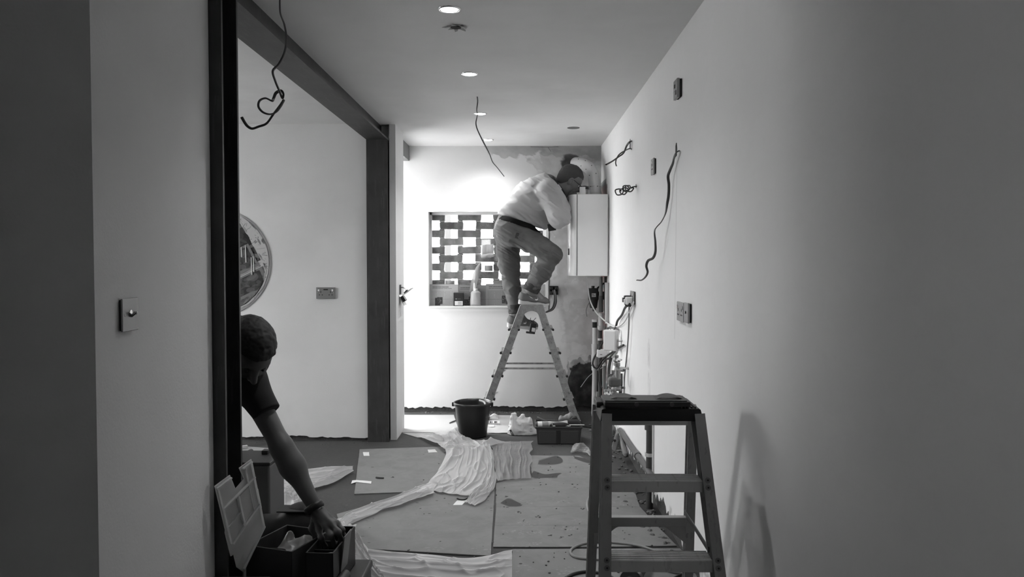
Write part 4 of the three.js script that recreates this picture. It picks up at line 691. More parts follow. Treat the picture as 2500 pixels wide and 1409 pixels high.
  cuff(P(1303, 694, 6.86), P(1295, 712, 6.86), 0.07); cuff(P(1258, 742, 7.03), P(1261, 765, 7.03), 0.066);
  sub('back_pocket', (() => { const g = rbox(0.06, 0.07, 0.006, 0.003); g.rotateZ(-0.25); g.rotateY(0.15); const q = P(1268, 573, 6.742); return shift(g, q.x, q.y, q.z); })(), mat(0.04, 0.9), jp);
  // belt: a band that follows the trouser top
  const bx = union(jeans, 0.035);
  part('belt', sdfMesh((x, y, z) => { const h = below(x, y, z); return Math.max(Math.abs(bx(x, y, z) - 0.002) - 0.007, Math.abs(h + 0.014) - 0.022); }, P(1195, 600, 7.15), P(1330, 500, 6.7), 0.0065), mat(0.006, 0.8, { specularIntensity: 0.2 }), t, 'black leather belt');
  const bp = t.children[t.children.length - 1]; for (const [x0, y0, x1, y1] of [[1230, 528, 1227, 546], [1246, 532, 1243, 552], [1283, 548, 1279, 566]]) sub('belt_loop', bar(P(x0, y0, 6.78 + (x0 < 1240 ? 0.03 : 0)), P(x1, y1, 6.78 + (x0 < 1240 ? 0.03 : 0)), 0.009, 0.008, V(0, 0, 1)), jeanMat, bp);
  // sweater
  const sw = [C(waist, chest, 0.162, 0.182), C(chest, top, 0.182, 0.13), C(shL, shR, 0.095), C(shR, elR, 0.098, 0.082), C(elR, P(1381, 502, 6.83), 0.074, 0.052), C(shL, elL, 0.085, 0.07), C(elL, P(1390, 470, 7.04), 0.066, 0.048), C(P(1318, 532, 6.9), P(1300, 548, 6.9), 0.10, 0.1)];
  part('sweater', meshOf(sw, 0.055, 0.007, (d, x, y, z) => { d += -0.006 + 0.020 * (Math.abs(noise3(x * 9 + y * 12 + 3, (y - x) * 4, z * 5)) - 0.25) + 0.013 * (Math.abs(noise3(x * 22 + y * 27, (y - x) * 7, z * 8 + 4)) - 0.25); d = smax(d, -(below(x, y, z)) + 0.002, 0.012); const nk = (x - nape.x) * 0.75 + (y - nape.y) * 0.55; return smax(d, nk - 0.022, 0.01); }), mat(0.39, 0.95, { bumpMap: knit, bumpScale: 0.001 }), t, 'pale grey knitted sweater');
  // glasses, collar lanyard and its wallet
  const G = (x, y, z) => V(x, y, z).applyMatrix4(frame);
  part('glasses', merged([...[-1, 1].map((s) => { const g = new THREE.TorusGeometry(0.022, 0.0022, 6, 24); g.scale(1, 0.75, 1); g.rotateY(Math.PI / 2); g.translate(0.108, -0.004, s * 0.033); g.applyMatrix4(frame); return g; }), rod(G(0.11, 0.002, -0.011), G(0.11, 0.002, 0.011), 0.0022, 6), ...[-1, 1].map((s) => tube([G(0.107, 0.004, s * 0.055), G(0.06, 0.008, s * 0.074), G(0.0, 0.012, s * 0.083), G(-0.018, -0.004, s * 0.082)], 0.0022, 16, 6))]), M.black, t, 'thin dark glasses');
  const strap = tube([P(1349, 433, 6.93), P(1352, 437, 6.8), P(1363, 452, 6.77), P(1374, 468, 6.82), P(1378, 480, 6.9)], 0.011, 40, 8); part('lanyard', strap, mat(0.018, 0.7), t, 'dark neck strap');
  const w = t.children[t.children.length - 1]; sub('strap_tag', bar(P(1362, 451, 6.755), P(1370, 463, 6.765), 0.016, 0.004, V(0, 0, 1)), mat(0.6, 0.6), w);
  part('card_wallet', (() => { const g = rbox(0.064, 0.058, 0.008, 0.002); g.rotateZ(0.16); const q = P(1347, 555, 6.74); return shift(g, q.x, q.y, q.z); })(), M.black, t, 'black card wallet on a clip');
  sub('clip', merged([rod(P(1346, 546, 6.74), P(1346, 540, 6.74), 0.004, 8), shift(rbox(0.012, 0.014, 0.006, 0.002), ...P(1346, 539, 6.74).toArray()), rod(P(1346, 537, 6.74), P(1347, 530, 6.74), 0.002, 6)]), mat(0.08, 0.4, { metalness: 0.6 }), t.children[t.children.length - 1]);
  const up = mat(0.12, 0.75), sole = mat(0.5, 0.6);
  shoe(t, P(1265, 741, 6.87), P(1341, 748, 6.88), 1, up, sole); shoe(t, P(1237, 797, 7.03), P(1313, 806, 7.03), 1, up, sole);
}

// ---------------------------------------------------------------- man reaching round the steel post
{
  const t = thing('person', 'dark-haired man in black T-shirt reaching down from behind the steel post', 'person', V(-1.52, 0, -3.2));
  const headAt = P(607, 858, 3.04), frame = headFrame(headAt, V(0.42, -0.72, 0.5), V(0.48, 0.7, 0.5));
  const sh = P(600, 928, 3.08), el = P(690, 1096, 3.0), wr = P(770, 1240, 2.95), chestP = V(-1.12, 1.015, -3.2), pel = V(-1.55, 1.0, -3.2), neck = V(-0.03, -0.13, 0).applyMatrix4(frame), sh2 = V(-1.18, 0.99, -3.40), el2 = V(-1.46, 0.80, -3.47), wr2 = V(-1.5, 0.57, -3.40);
  const hipA = V(-1.58, 0.93, -3.09), hipB = V(-1.58, 0.93, -3.31), kneeA = V(-1.5, 0.49, -3.06), kneeB = V(-1.52, 0.49, -3.34), anA = V(-1.62, 0.1, -3.04), anB = V(-1.64, 0.1, -3.36);
  const bodyCaps = [C(pel, chestP, 0.125, 0.125), C(chestP, sh, 0.09, 0.06), C(chestP, sh2, 0.09, 0.055), C(chestP, neck, 0.08, 0.055), C(sh, el, 0.05, 0.036), C(el, P(714, 1138, 2.99), 0.037, 0.042), C(P(714, 1138, 2.99), wr, 0.041, 0.025), C(sh2, el2, 0.048, 0.038), C(el2, wr2, 0.038, 0.027), C(hipA, kneeA, 0.085, 0.058), C(kneeA, anA, 0.056, 0.04), C(hipB, kneeB, 0.085, 0.058), C(kneeB, anB, 0.056, 0.04), C(hipA, hipB, 0.1), C(anA, V(-1.48, 0.045, -3.04), 0.036, 0.032), C(anB, V(-1.5, 0.045, -3.36), 0.036, 0.032)];
  const body = meshOf(bodyCaps, 0.04, 0.009);
  const head = sdfMesh(neckField, V(-0.125, -0.2, -0.11), V(0.14, 0.15, 0.11), 0.0035); head.applyMatrix4(frame);
  const p = (x, y, d) => P(x, y, d), k = [p(779, 1292, 2.93), p(795, 1285, 2.91), p(809, 1279, 2.91), p(820, 1278, 2.93)];
  const fingers = [[k[0], p(784, 1314, 2.90), p(793, 1334, 2.92), p(800, 1346, 2.95)], [k[1], p(808, 1308, 2.88), p(817, 1330, 2.90), p(821, 1344, 2.93)], [k[2], p(826, 1299, 2.88), p(834, 1319, 2.90), p(835, 1335, 2.94)], [k[3], p(835, 1294, 2.92), p(839, 1308, 2.95), p(836, 1321, 2.98)]];
  const hc = k.map((q, i) => C(p(768 + i * 4, 1247, 2.95), q, 0.0165, 0.012));
  hc.push(C(wr, p(776, 1252, 2.95), 0.024, 0.022));
  for (const f of fingers) for (let j = 0; j < 3; j++) hc.push(C(f[j], f[j + 1], 0.0102 - j * 0.001, 0.0092 - j * 0.001));
  const th = [p(769, 1264, 2.96), p(763, 1290, 2.98), p(772, 1312, 2.99), p(783, 1325, 3.0)]; for (let j = 0; j < 3; j++) hc.push(C(th[j], th[j + 1], 0.0145 - j * 0.002, 0.0125 - j * 0.002));
  const other = meshOf(handCaps(wr2, V(0.1, -0.95, 0.15), V(0, 0.1, 1), 0.35), 0.012, 0.004);
  part('body', merged([body, head, meshOf(hc, 0.013, 0.003), other]), mat(0.085, 0.55), t);
  eyes(t, frame, mat(0.03, 0.6));
  for (const f of fingers) part('nail', (() => { const d = f[3].clone().sub(f[2]).normalize(), g = new THREE.SphereGeometry(0.0062, 12, 8).scale(1, 1.2, 0.35), q = f[3].clone().addScaledVector(d, 0.002).add(V(0.001, 0, 0.0065)); return shift(g, q.x, q.y, q.z); })(), mat(0.13, 0.35), t);
  { const g = sdfMesh((x, y, z) => hairField(x, y, z, 0.012, 0.004, 0.004), V(-0.14, -0.13, -0.115), V(0.13, 0.17, 0.115), 0.0042); g.applyMatrix4(frame); part('hair', g, mat(0.008, 0.7), t, 'short black hair'); }
  const brows = [-1, 1].map((s) => { const q = [V(0.089, 0.021, s * 0.012), V(0.087, 0.026, s * 0.03), V(0.074, 0.022, s * 0.05)].map((v) => v.applyMatrix4(frame)); return tube(q, 0.004, 12, 6); }); part('eyebrows', merged(brows), mat(0.008, 0.8), t);
  const cuffAt = P(650, 1006, 3.03), cd = el.clone().sub(sh).normalize();
  const tee = [C(V(-1.5, 1.0, -3.2), chestP, 0.142, 0.142), C(chestP, sh, 0.105, 0.075), C(chestP, sh2, 0.105, 0.07), C(sh, P(650, 1006, 3.03), 0.068, 0.053), C(sh2, el2.clone().lerp(sh2, 0.35), 0.062, 0.055), C(chestP, neck.clone().lerp(chestP, 0.35), 0.085, 0.062)];
  part('t_shirt', meshOf(tee, 0.04, 0.0075, (d, x, y, z) => { d += 0.004 * noise3(x * 18, y * 24, z * 18); const q = (x - cuffAt.x) * cd.x + (y - cuffAt.y) * cd.y + (z - cuffAt.z) * cd.z; if (Math.hypot(x - cuffAt.x, y - cuffAt.y, z - cuffAt.z) < 0.13) d = smax(d, q - 0.005, 0.005); return d; }), mat(0.010, 0.9), t, 'black T-shirt');
  const pants = [C(V(-1.5, 0.97, -3.2), V(-1.6, 0.95, -3.2), 0.145), C(hipA, kneeA, 0.105, 0.08), C(kneeA, V(-1.61, 0.14, -3.04), 0.078, 0.06), C(hipB, kneeB, 0.105, 0.08), C(kneeB, V(-1.63, 0.14, -3.36), 0.078, 0.06)];
  part('trousers', meshOf(pants, 0.04, 0.011, (d, x, y, z) => smax(d + 0.004 * noise3(x * 15, y * 25, z * 15), 0.09 - y, 0.01)), mat(0.025, 0.9), t);
  shoe(t, V(-1.68, 0.001, -3.04), V(-1.41, 0.001, -3.02), 0, mat(0.03, 0.7), mat(0.1, 0.7)); shoe(t, V(-1.70, 0.001, -3.36), V(-1.43, 0.001, -3.38), 0, mat(0.03, 0.7), mat(0.1, 0.7));
  // wrist strap with a small bright buckle
  const wd = wr.clone().sub(P(714, 1138, 2.99)).normalize(), tw = new THREE.TorusGeometry(0.030, 0.0085, 10, 36); tw.scale(1, 1, 1.6); tw.applyQuaternion(new THREE.Quaternion().setFromUnitVectors(V(0, 0, 1), wd)); const wc = P(767, 1239, 2.95); part('wrist_strap', shift(tw, wc.x, wc.y, wc.z), mat(0.008, 0.5), t, 'dark wrist strap');
  sub('buckle', bar(P(778, 1245, 2.915), P(788, 1238, 2.92), 0.007, 0.003, V(0, 0, 1)), M.chrome, t.children[t.children.length - 1]);
}
// ---------------------------------------------------------------- aluminium ladder under the man
const scuffs = dataTex(256, 512, tile((u, v) => { const n = fbm(u * 14, v * 14, 6, 5), s = fbm(u * 50, v * 50, 2, 3); return 0.72 + 0.3 * n - (s > 0.36 ? 0.3 : 0) + (s < -0.4 ? 0.25 : 0); }), false, 0.3, 0.6);
{
  const alu = mat(0.42, 0.42, { metalness: 0.45, map: scuffs }), capB = mat(0.014, 0.5);
  const dn = 6.80, df = 7.12, t = thing('step_ladder', 'paint-spattered aluminium double-sided stepladder carrying the man at the boiler', 'ladder', V(P(1305, 1040, 6.9).x, 0, -6.96));
  const yTop = P(1298, 743, 6.84).y, xl = P(1276, 745, dn).x, xr = P(1320, 745, dn).x;
  const foot = { l: P(1184, 1003, dn), r: P(1408, 1040, dn) }; const xl0 = P(1172, 1040, dn).x, xr0 = foot.r.x;
  const along = (s, y) => { const u = 1 - y / yTop; return s < 0 ? lerp(xl, xl0, u) : lerp(xr, xr0, u); };
  for (const d of [dn, df]) for (const s of [-1, 1]) {
    const spl = d === df ? 0.0 : 0, a = V(along(s, yTop - 0.01) - s * 0.012, yTop - 0.012, -d), b = V(along(s, 0) + s * spl, 0.012, -d);
    part('rail', bar(a, b, 0.024, 0.062, V(1, 0, 0), 0.004), alu, t);
    part('foot', shift(rbox(0.075, 0.03, 0.032, 0.006), b.x, 0.0155, -d), capB, t);
  }
  // treads and their black ends, brackets on the far rails
  for (let k = 1; k <= 5; k++) { const y = yTop - 0.194 * k; if (y < 0.02) break; for (const s of [-1, 1]) {
    const x = along(s, y) + s * 0.004;
    part('tread', shift(rbox(0.084, 0.022, df - dn - 0.02, 0.004), x, y - 0.011, -(dn + df) / 2), alu, t);
    for (const dx of [-0.041, 0.041]) part('tread_end', rod(V(x + dx - 0.012 * Math.sign(dx) * 0, y - 0.016, -dn + 0.02), V(x + dx, y - 0.016, -dn - 0.03), 0.0095, 10), capB, t);
    const tri = extrude(s < 0 ? [[-0.03, 0], [0.06, 0], [-0.04, -0.085]] : [[0.03, 0], [-0.06, 0], [0.045, -0.085]], 0.003); tri.translate(x + (s < 0 ? 0.012 : -0.0) , y - 0.002, -df + 0.016); part('bracket', tri, mat(0.6, 0.4, { metalness: 0.3 }), t);
  } }
  // top: platform plate with scalloped side cheeks
  part('platform', shift(rbox(P(1325, 742, dn).x - P(1272, 742, dn).x, 0.012, df - dn + 0.03, 0.003), (P(1325, 742, dn).x + P(1272, 742, dn).x) / 2, yTop - 0.006, -(dn + df) / 2), alu, t);
  const cx = (xl + xr) / 2; for (const d of [dn - 0.014, df + 0.014]) { const sh = new THREE.Shape(); sh.moveTo(-0.09, 0); sh.lineTo(0.09, 0); sh.lineTo(0.115, -0.075); sh.quadraticCurveTo(0.075, -0.11, 0.045, -0.06); sh.quadraticCurveTo(0.0, -0.03, -0.045, -0.06); sh.quadraticCurveTo(-0.09, -0.09, -0.12, -0.075); sh.closePath(); const g = extrude(sh, 0.003); g.translate(cx, yTop - 0.008, -d - 0.0015); part('cheek_plate', metreUV(g), alu, t); }
  for (const d of [dn, df]) { const y = P(1295, d === dn ? 899 : 887, d).y; part('spreader_bar', bar(V(along(-1, y), y, -d + 0.014), V(along(1, y), y, -d + 0.014), 0.004, 0.016), alu, t); }
  // black box hanging by wires off the ladder
  const hb = thing('hanging_charger', 'small black box with a white label hanging by wires from the stepladder', 'charger', P(1301, 800, 6.76));
  mesh('housing', (() => { const g = rbox(0.05, 0.075, 0.05, 0.005); g.rotateZ(-0.18); return g; })(), M.black, hb);
  mesh('foot_lip', (() => { const g = rbox(0.075, 0.014, 0.05, 0.004); g.rotateZ(-0.12); return shift(g, -0.02, -0.042, 0); })(), M.black, hb);
  mesh('paper_label', (() => { const g = new THREE.PlaneGeometry(0.028, 0.032); g.rotateZ(-0.18); return shift(g, 0.004, -0.016, 0.0262); })(), mat(0.5, 0.6), hb);
  part('handle', tube(path([[1294, 791, 6.76], [1297, 785, 6.76], [1303, 788, 6.76], [1305, 794, 6.76]], 6.76), 0.004, 24, 6), M.black, hb);
  for (const l of [[[1299, 788], [1304, 781], [1309, 776]], [[1298, 787], [1295, 780], [1296, 776]]]) part('wire', tube(path(l, 6.77), 0.0025, 12, 5), mat(0.03, 0.5), hb);
}
// ---------------------------------------------------------------- big stepladder in the foreground
{
  const worn = dataTex(256, 512, tile((u, v) => { const n = fbm(u * 5, v * 9, 6, 4), s = fbm(u * 40, v * 26, 2, 3); return 0.85 + 0.16 * n - (s > 0.40 ? 0.22 : 0); }), false, 0.5, 1);
  const rail = mat(0.44, 0.5, { map: worn }), tread = mat(0.8, 0.5, { map: worn }), blk = mat(0.010, 0.42);
  const t = thing('step_ladder', 'big dark stepladder with a black plastic top standing in front on the right', 'ladder', V(0.42, 0, -2.66));
  const yT = 0.875, fTop = (s) => V(s < 0 ? P(1479, 1020, 2.6).x : P(1703, 1020, 2.6).x, yT, -2.6), fBot = (s) => V(s < 0 ? 0.238 : 0.622, 0.0, -2.28);
  const rTop = (s) => V(s < 0 ? 0.262 : P(1690, 1025, 2.74).x, yT, -2.74), rBot = (s) => V(s < 0 ? 0.262 : 0.632, 0.0, -3.07);
  const lf = (s, u) => fTop(s).lerp(fBot(s), u), lr = (s, u) => rTop(s).lerp(rBot(s), u);
  for (const s of [-1, 1]) {
    // channel-section rails: web outside, lips turned in
    const chan = (a, b, w, d, name) => { const dir = b.clone().sub(a).normalize(), L = a.distanceTo(b), k = V(1, 0, 0).addScaledVector(dir, -dir.x).normalize(), m = dir.clone().cross(k).normalize(); const g = extrude([[-w / 2, -d / 2], [w / 2, -d / 2], [w / 2, -d / 2 + 0.004], [-w / 2 + 0.004, -d / 2 + 0.004], [-w / 2 + 0.004, d / 2 - 0.004], [w / 2, d / 2 - 0.004], [w / 2, d / 2], [-w / 2, d / 2]].map(([x, y]) => [x * -s * -1 * (s < 0 ? 1 : -1), y]), L, 0); g.applyMatrix4(new THREE.Matrix4().makeBasis(k, m, dir).setPosition(a)); const gg = g.index ? g.toNonIndexed() : g; gg.computeVertexNormals(); part(name, metreUV(gg), rail, t); };
    chan(lf(s, 0), lf(s, 1), 0.032, 0.07, 'front_rail'); chan(lr(s, 0), lr(s, 1), 0.032, 0.044, 'rear_rail');
    part('foot', shift(rbox(0.045, 0.03, 0.085, 0.008), fBot(s).x, 0.0155, fBot(s).z), blk, t); part('foot', shift(rbox(0.045, 0.03, 0.06, 0.008), rBot(s).x, 0.0155, rBot(s).z), blk, t);
    part('spreader', bar(lf(s, 0.45).add(V(-s * 0.012, 0, -0.03)), lr(s, 0.45).add(V(-s * 0.02, 0, 0.02)), 0.004, 0.018), mat(0.06, 0.5, { metalness: 0.4 }), t);
  }
  for (const u of [0.212, 0.4626, 0.714]) {
    const a = lf(-1, u), b = lf(1, u), w = b.x - a.x - 0.03, y = a.y, z = a.z, cx = (a.x + b.x) / 2;
    const prof = [[0, 0], [0, 0.033], [0.003, 0.036]]; for (let k = 0; k < 5; k++) prof.push([0.008 + k * 0.016, 0.036], [0.010 + k * 0.016, 0.0325], [0.017 + k * 0.016, 0.0325], [0.019 + k * 0.016, 0.036]); prof.push([0.088, 0.034], [0.088, 0.012], [0.084, 0.012], [0.084, 0.03], [0.004, 0.03], [0.004, 0]);
    const g = extrude(prof, w, 0); g.rotateY(Math.PI / 2); g.translate(cx - w / 2, y - 0.036, z + 0.022); const gg = g.index ? g.toNonIndexed() : g; gg.computeVertexNormals();
    part('tread', metreUV(gg), tread, t);
    const tr = t.children[t.children.length - 1];
    for (const s of [-1, 1]) for (const dy of [-0.008, -0.03]) { const q = lf(s, u), n = V(0, 0.343, 0.939); q.addScaledVector(V(0, 0.939, -0.343), dy).addScaledVector(n, 0.035); q.x -= s * 0.002; for (const [nm, r, h, m] of [['rivet', 0.0085, 0.003, mat(0.2, 0.4, { metalness: 0.4 })], ['rivet_hole', 0.003, 0.0045, M.black]]) sub(nm, rod(q, q.clone().addScaledVector(n, h), r, 16), m, tr); }
  }
  for (const u of [0.05, 0.5]) { const a = lr(-1, u), b = lr(1, u); part('rear_brace', shift(rbox(b.x - a.x, 0.034, 0.03, 0.003), (a.x + b.x) / 2, a.y, a.z), u < 0.1 ? tread : rail, t);
    if (u > 0.1) for (const s of [-1, 1]) { const q = lr(s, u); part('gusset', (() => { const g = extrude([[0, 0], [-s * 0.10, 0], [-s * 0.075, -0.012], [0, -0.075]], 0.004); return shift(g, q.x - s * 0.004, q.y - 0.012, q.z + 0.004); })(), rail, t); } }
  // top cap with raised ribs
  const x0 = P(1466, 1000, 2.57).x, x1 = P(1716, 1000, 2.57).x;
  const sh = new THREE.Shape(); sh.moveTo(x0, 0); sh.lineTo(x1 + 0.003, 0); sh.lineTo(x1 - 0.006, 0.036); sh.lineTo(x1 - 0.012, 0.04); sh.lineTo(x0 + 0.01, 0.04); sh.lineTo(x0 + 0.004, 0.036); sh.closePath();
  const cg = extrude(sh, 0.2, 0.003); cg.translate(0, 0.862, -2.772); part('top_cap', cg, blk, t, 'black plastic top');
  const tc = t.children[t.children.length - 1]; for (let k = 0; k < 5; k++) sub('rib', shift(rbox(0.006, 0.006, 0.19, 0.002), x1 - 0.022 - k * 0.011, 0.904, -2.67), mat(0.03, 0.5), tc);
  part('cap_lip', shift(rbox(0.022, 0.02, 0.10, 0.004), x0 + 0.004, 0.903, -2.68), mat(0.05, 0.5), t);
  // dark sanding float lying on the cap
  const fl = thing('hand_float', 'dark flat plasterer\'s float lying on the black ladder top', 'float', V((P(1473, 985, 2.6).x + P(1682, 985, 2.6).x) / 2, 0.9075, -2.63));
  const L = P(1682, 985, 2.58).x - P(1473, 985, 2.58).x;
  mesh('blade', shift(rbox(L, 0.016, 0.13, 0.003), 0, 0.008, 0), mat(0.03, 0.45), fl);
  for (const s of [-0.13, 0.28]) mesh('rivet', shift(new THREE.CylinderGeometry(0.007, 0.007, 0.003, 16).rotateX(Math.PI / 2), s * L, 0.009, 0.0655), mat(0.09, 0.4), fl);
  mesh('blade_edge', shift(rbox(L * 0.96, 0.003, 0.11, 0.001), -0.004, 0.0175, 0), mat(0.05, 0.45), fl);
  const hs = (x, w) => grid(20, 6, (u, v) => V(x + (u - 0.5) * w, 0.018 + 0.012 * Math.sin(u * Math.PI), (v - 0.5) * 0.05)); mesh('handle_mount', hs(-0.07, 0.09), mat(0.035, 0.5), fl); mesh('handle_mount', hs(0.075, 0.09), mat(0.035, 0.5), fl);
}
// ---------------------------------------------------------------- sheets, film and clutter on the floor
// one picture of dust, splashes and damp for all boards, laid out in floor metres: x -1.4..1.0, depth 3..6.4
const FX0 = -1.4, FX1 = 1.0, FD0 = 2.9, FD1 = 6.4;
const boardMap = canvasTex(1400, 2042, (c, w, h) => {
  seedState = 99;
  const X = (x) => (x - FX0) / (FX1 - FX0) * w, Y = (d) => h - (d - FD0) / (FD1 - FD0) * h, px = (x, y) => { const p = PF(x, y, 0.004); return [X(p.x), Y(-p.z)]; };
  c.fillStyle = '#e4e4e4'; c.fillRect(0, 0, w, h);
  for (let i = 0; i < 5200; i++) { const v = rnd(0, 1) > 0.5 ? 250 : 175; c.fillStyle = `rgba(${v},${v},${v},${rnd(0.02, 0.09)})`; c.beginPath(); c.ellipse(rnd(0, w), rnd(0, h), rnd(4, 60), rnd(3, 30), rnd(0, 3), 0, 7); c.fill(); }
  for (let i = 0; i < 9000; i++) { const v = rnd(120, 255) | 0; c.fillStyle = `rgba(${v},${v},${v},0.3)`; c.fillRect(rnd(0, w), rnd(0, h), rnd(1, 3), rnd(1, 2)); }
  for (let i = 0; i < 260; i++) { const v = rnd(0, 1) > 0.4 ? 255 : 60; c.fillStyle = `rgba(${v},${v},${v},${rnd(0.35, 0.9)})`; c.beginPath(); c.ellipse(rnd(w * 0.1, w), rnd(0, h), rnd(1, 6), rnd(1, 4), 0, 0, 7); c.fill(); }
  for (let i = 0; i < 40; i++) { c.strokeStyle = `rgba(90,90,90,${rnd(0.1, 0.3)})`; c.lineWidth = rnd(1, 3); const x = rnd(0, w), y = rnd(0, h); c.beginPath(); c.moveTo(x, y); c.quadraticCurveTo(x + rnd(-60, 60), y + rnd(-20, 20), x + rnd(-120, 120), y + rnd(-30, 30)); c.stroke(); }
  // damp patches with their own outlines, on the right-hand boards
  const patch = (pts, a) => { c.fillStyle = `rgba(58,58,58,${a})`; const q = pts.map((p) => px(...p)); c.beginPath(); q.forEach((p, i) => { const n = q[(i + 1) % q.length], m = [(p[0] + n[0]) / 2, (p[1] + n[1]) / 2]; i ? c.quadraticCurveTo(p[0], p[1], m[0], m[1]) : c.moveTo(m[0], m[1]); }); c.closePath(); c.fill(); };
  for (const [g, a] of [[0, 0.55], [3, 0.25]]) {
    patch([[1298 - g, 1131], [1335, 1120 - g], [1360, 1112], [1375, 1122], [1372 + g, 1133], [1330, 1136 + g]], a);
    patch([[1296, 1150 - g], [1310, 1152], [1330, 1160], [1352, 1156], [1374 + g, 1155], [1360, 1162], [1362, 1167 + g], [1330, 1167], [1298, 1169 + g]], a);
    patch([[1385, 1112], [1420, 1118], [1455, 1125], [1452, 1134 + g], [1420, 1128]], a);
    patch([[1213, 1236 + g], [1230, 1222], [1243, 1217 - g], [1262, 1226], [1275 + g, 1232], [1272, 1238]], a);
    patch([[1532, 1190], [1560, 1181 - g], [1580, 1190], [1550, 1198 + g]], a);
  }
  for (const [x, y, s] of [[1258, 1212, 1], [1290, 1228, 3], [1370, 1224, 3], [1358, 1240, 1], [1285, 1281, 3], [1243, 1300, 2], [1288, 1302, 3], [1306, 1302, 2], [1392, 1293, 3], [1308, 1329, 2], [1262, 1341, 3], [1265, 1388, 4], [1390, 1395, 4], [1408, 1272, 2], [1500, 1227, 5], [1492, 1245, 4], [1060, 1345, 3], [1175, 1348, 3]]) { const [a, b] = px(x, y); c.fillStyle = 'rgba(255,255,255,0.85)'; for (let k = 0; k < 5 * s; k++) { c.beginPath(); c.ellipse(a + rnd(-9, 9) * s, b + rnd(-7, 7) * s, rnd(1, 5), rnd(1, 4), 0, 0, 7); c.fill(); } }
  for (const [x, y] of [[1423, 1243], [1342, 1310], [1371, 1313], [1236, 1214], [1267, 1251], [1312, 1262], [1218, 1394], [1208, 1388], [960, 1166]]) { const [a, b] = px(x, y); c.fillStyle = 'rgba(40,40,40,0.9)'; for (let k = 0; k < 6; k++) { c.beginPath(); c.ellipse(a + rnd(-5, 5), b + rnd(-8, 8), rnd(1, 4), rnd(1, 4), 0, 0, 7); c.fill(); } }
});
const boardMat = mat(0.262, 0.8, { map: boardMap, bumpMap: stipple, bumpScale: 0.0004 }), paleBoard = mat(0.5, 0.8, { map: mottle });
/** thin board whose outline is given in the photograph, lying at height y */
function board(name, label, pts, y, th, m, cat = 'board', wob = 0.0018) {
  const q = pts.map(([a, b]) => PF(a, b, y + th)), o = [];
  q.forEach((p, i) => { const n = q[(i + 1) % q.length], k = Math.max(1, Math.round(p.distanceTo(n) / 0.05)); for (let j = 0; j < k; j++) { const r = p.clone().lerp(n, j / k); o.push([r.x + (j ? wob * noise3(r.x * 40, r.z * 40, 1) : 0), -r.z + (j ? wob * noise3(r.x * 40, r.z * 40, 9) : 0)]); } });
  let g = extrude(o, th, 0); g.rotateX(-Math.PI / 2); g.translate(0, y, 0);
  const p = g.attributes.position, uv = g.attributes.uv;
  for (let i = 0; i < p.count; i++) uv.setXY(i, m === boardMat ? clamp((p.getX(i) - FX0) / (FX1 - FX0)) : p.getX(i), m === boardMat ? clamp((-p.getZ(i) - FD0) / (FD1 - FD0)) : -p.getZ(i));
  return single(name, g, m, label, cat);
}
board('hardboard_sheet', 'hardboard sheet lying alone on the dark concrete near the far steel post', [[878, 1097], [1092, 1090], [1185, 1100], [1200, 1193], [865, 1206]], 0.0005, 0.006, boardMat);
board('hardboard_sheet', 'large hardboard sheet in front of the open toolbox under the film tail', [[850, 1337], [1198, 1357], [1208, 1194], [1010, 1203], [822, 1255]], 0.002, 0.006, boardMat);
board('hardboard_sheet', 'hardboard sheet with damp patches in front of the tool caddy', [[1292, 1112], [1415, 1113], [1470, 1142], [1545, 1187], [1562, 1237], [1211, 1237], [1211, 1180], [1240, 1172], [1300, 1166]], 0.0005, 0.005, boardMat);
board('hardboard_sheet', 'narrow hardboard strip left of the ladder between two seams, nearer the damp patches', [[1211, 1237.2], [1562.5, 1237.2], [1602.5, 1282.4], [1208, 1282.4]], 0.0009, 0.005, boardMat);
board('hardboard_sheet', 'hardboard strip with a broken dark front edge under the ladder\'s middle treads', [[1208, 1282.6], [1603, 1282.6], [1652, 1332], [1470, 1335], [1204, 1335]], 0.002, 0.005, boardMat);
board('hardboard_sheet', 'nearest hardboard sheet at the bottom edge between film and grinder', [[1252, 1341], [1660, 1339], [1830, 1500], [1236, 1500]], 0.0005, 0.005, boardMat);
board('pale_sheet', 'bright white board on the floor by the garden doorway', [[984, 1013], [1108, 1013], [1122, 1056], [982, 1056]], 0.0005, 0.005, mat(0.42, 0.75, { map: mottle }));
board('pale_sheet', 'narrow bright board in front of the bright white one, left of the bucket', [[983, 1057.5], [1122, 1057.5], [1126, 1066], [1020, 1068]], 0.0004, 0.004, paleBoard);
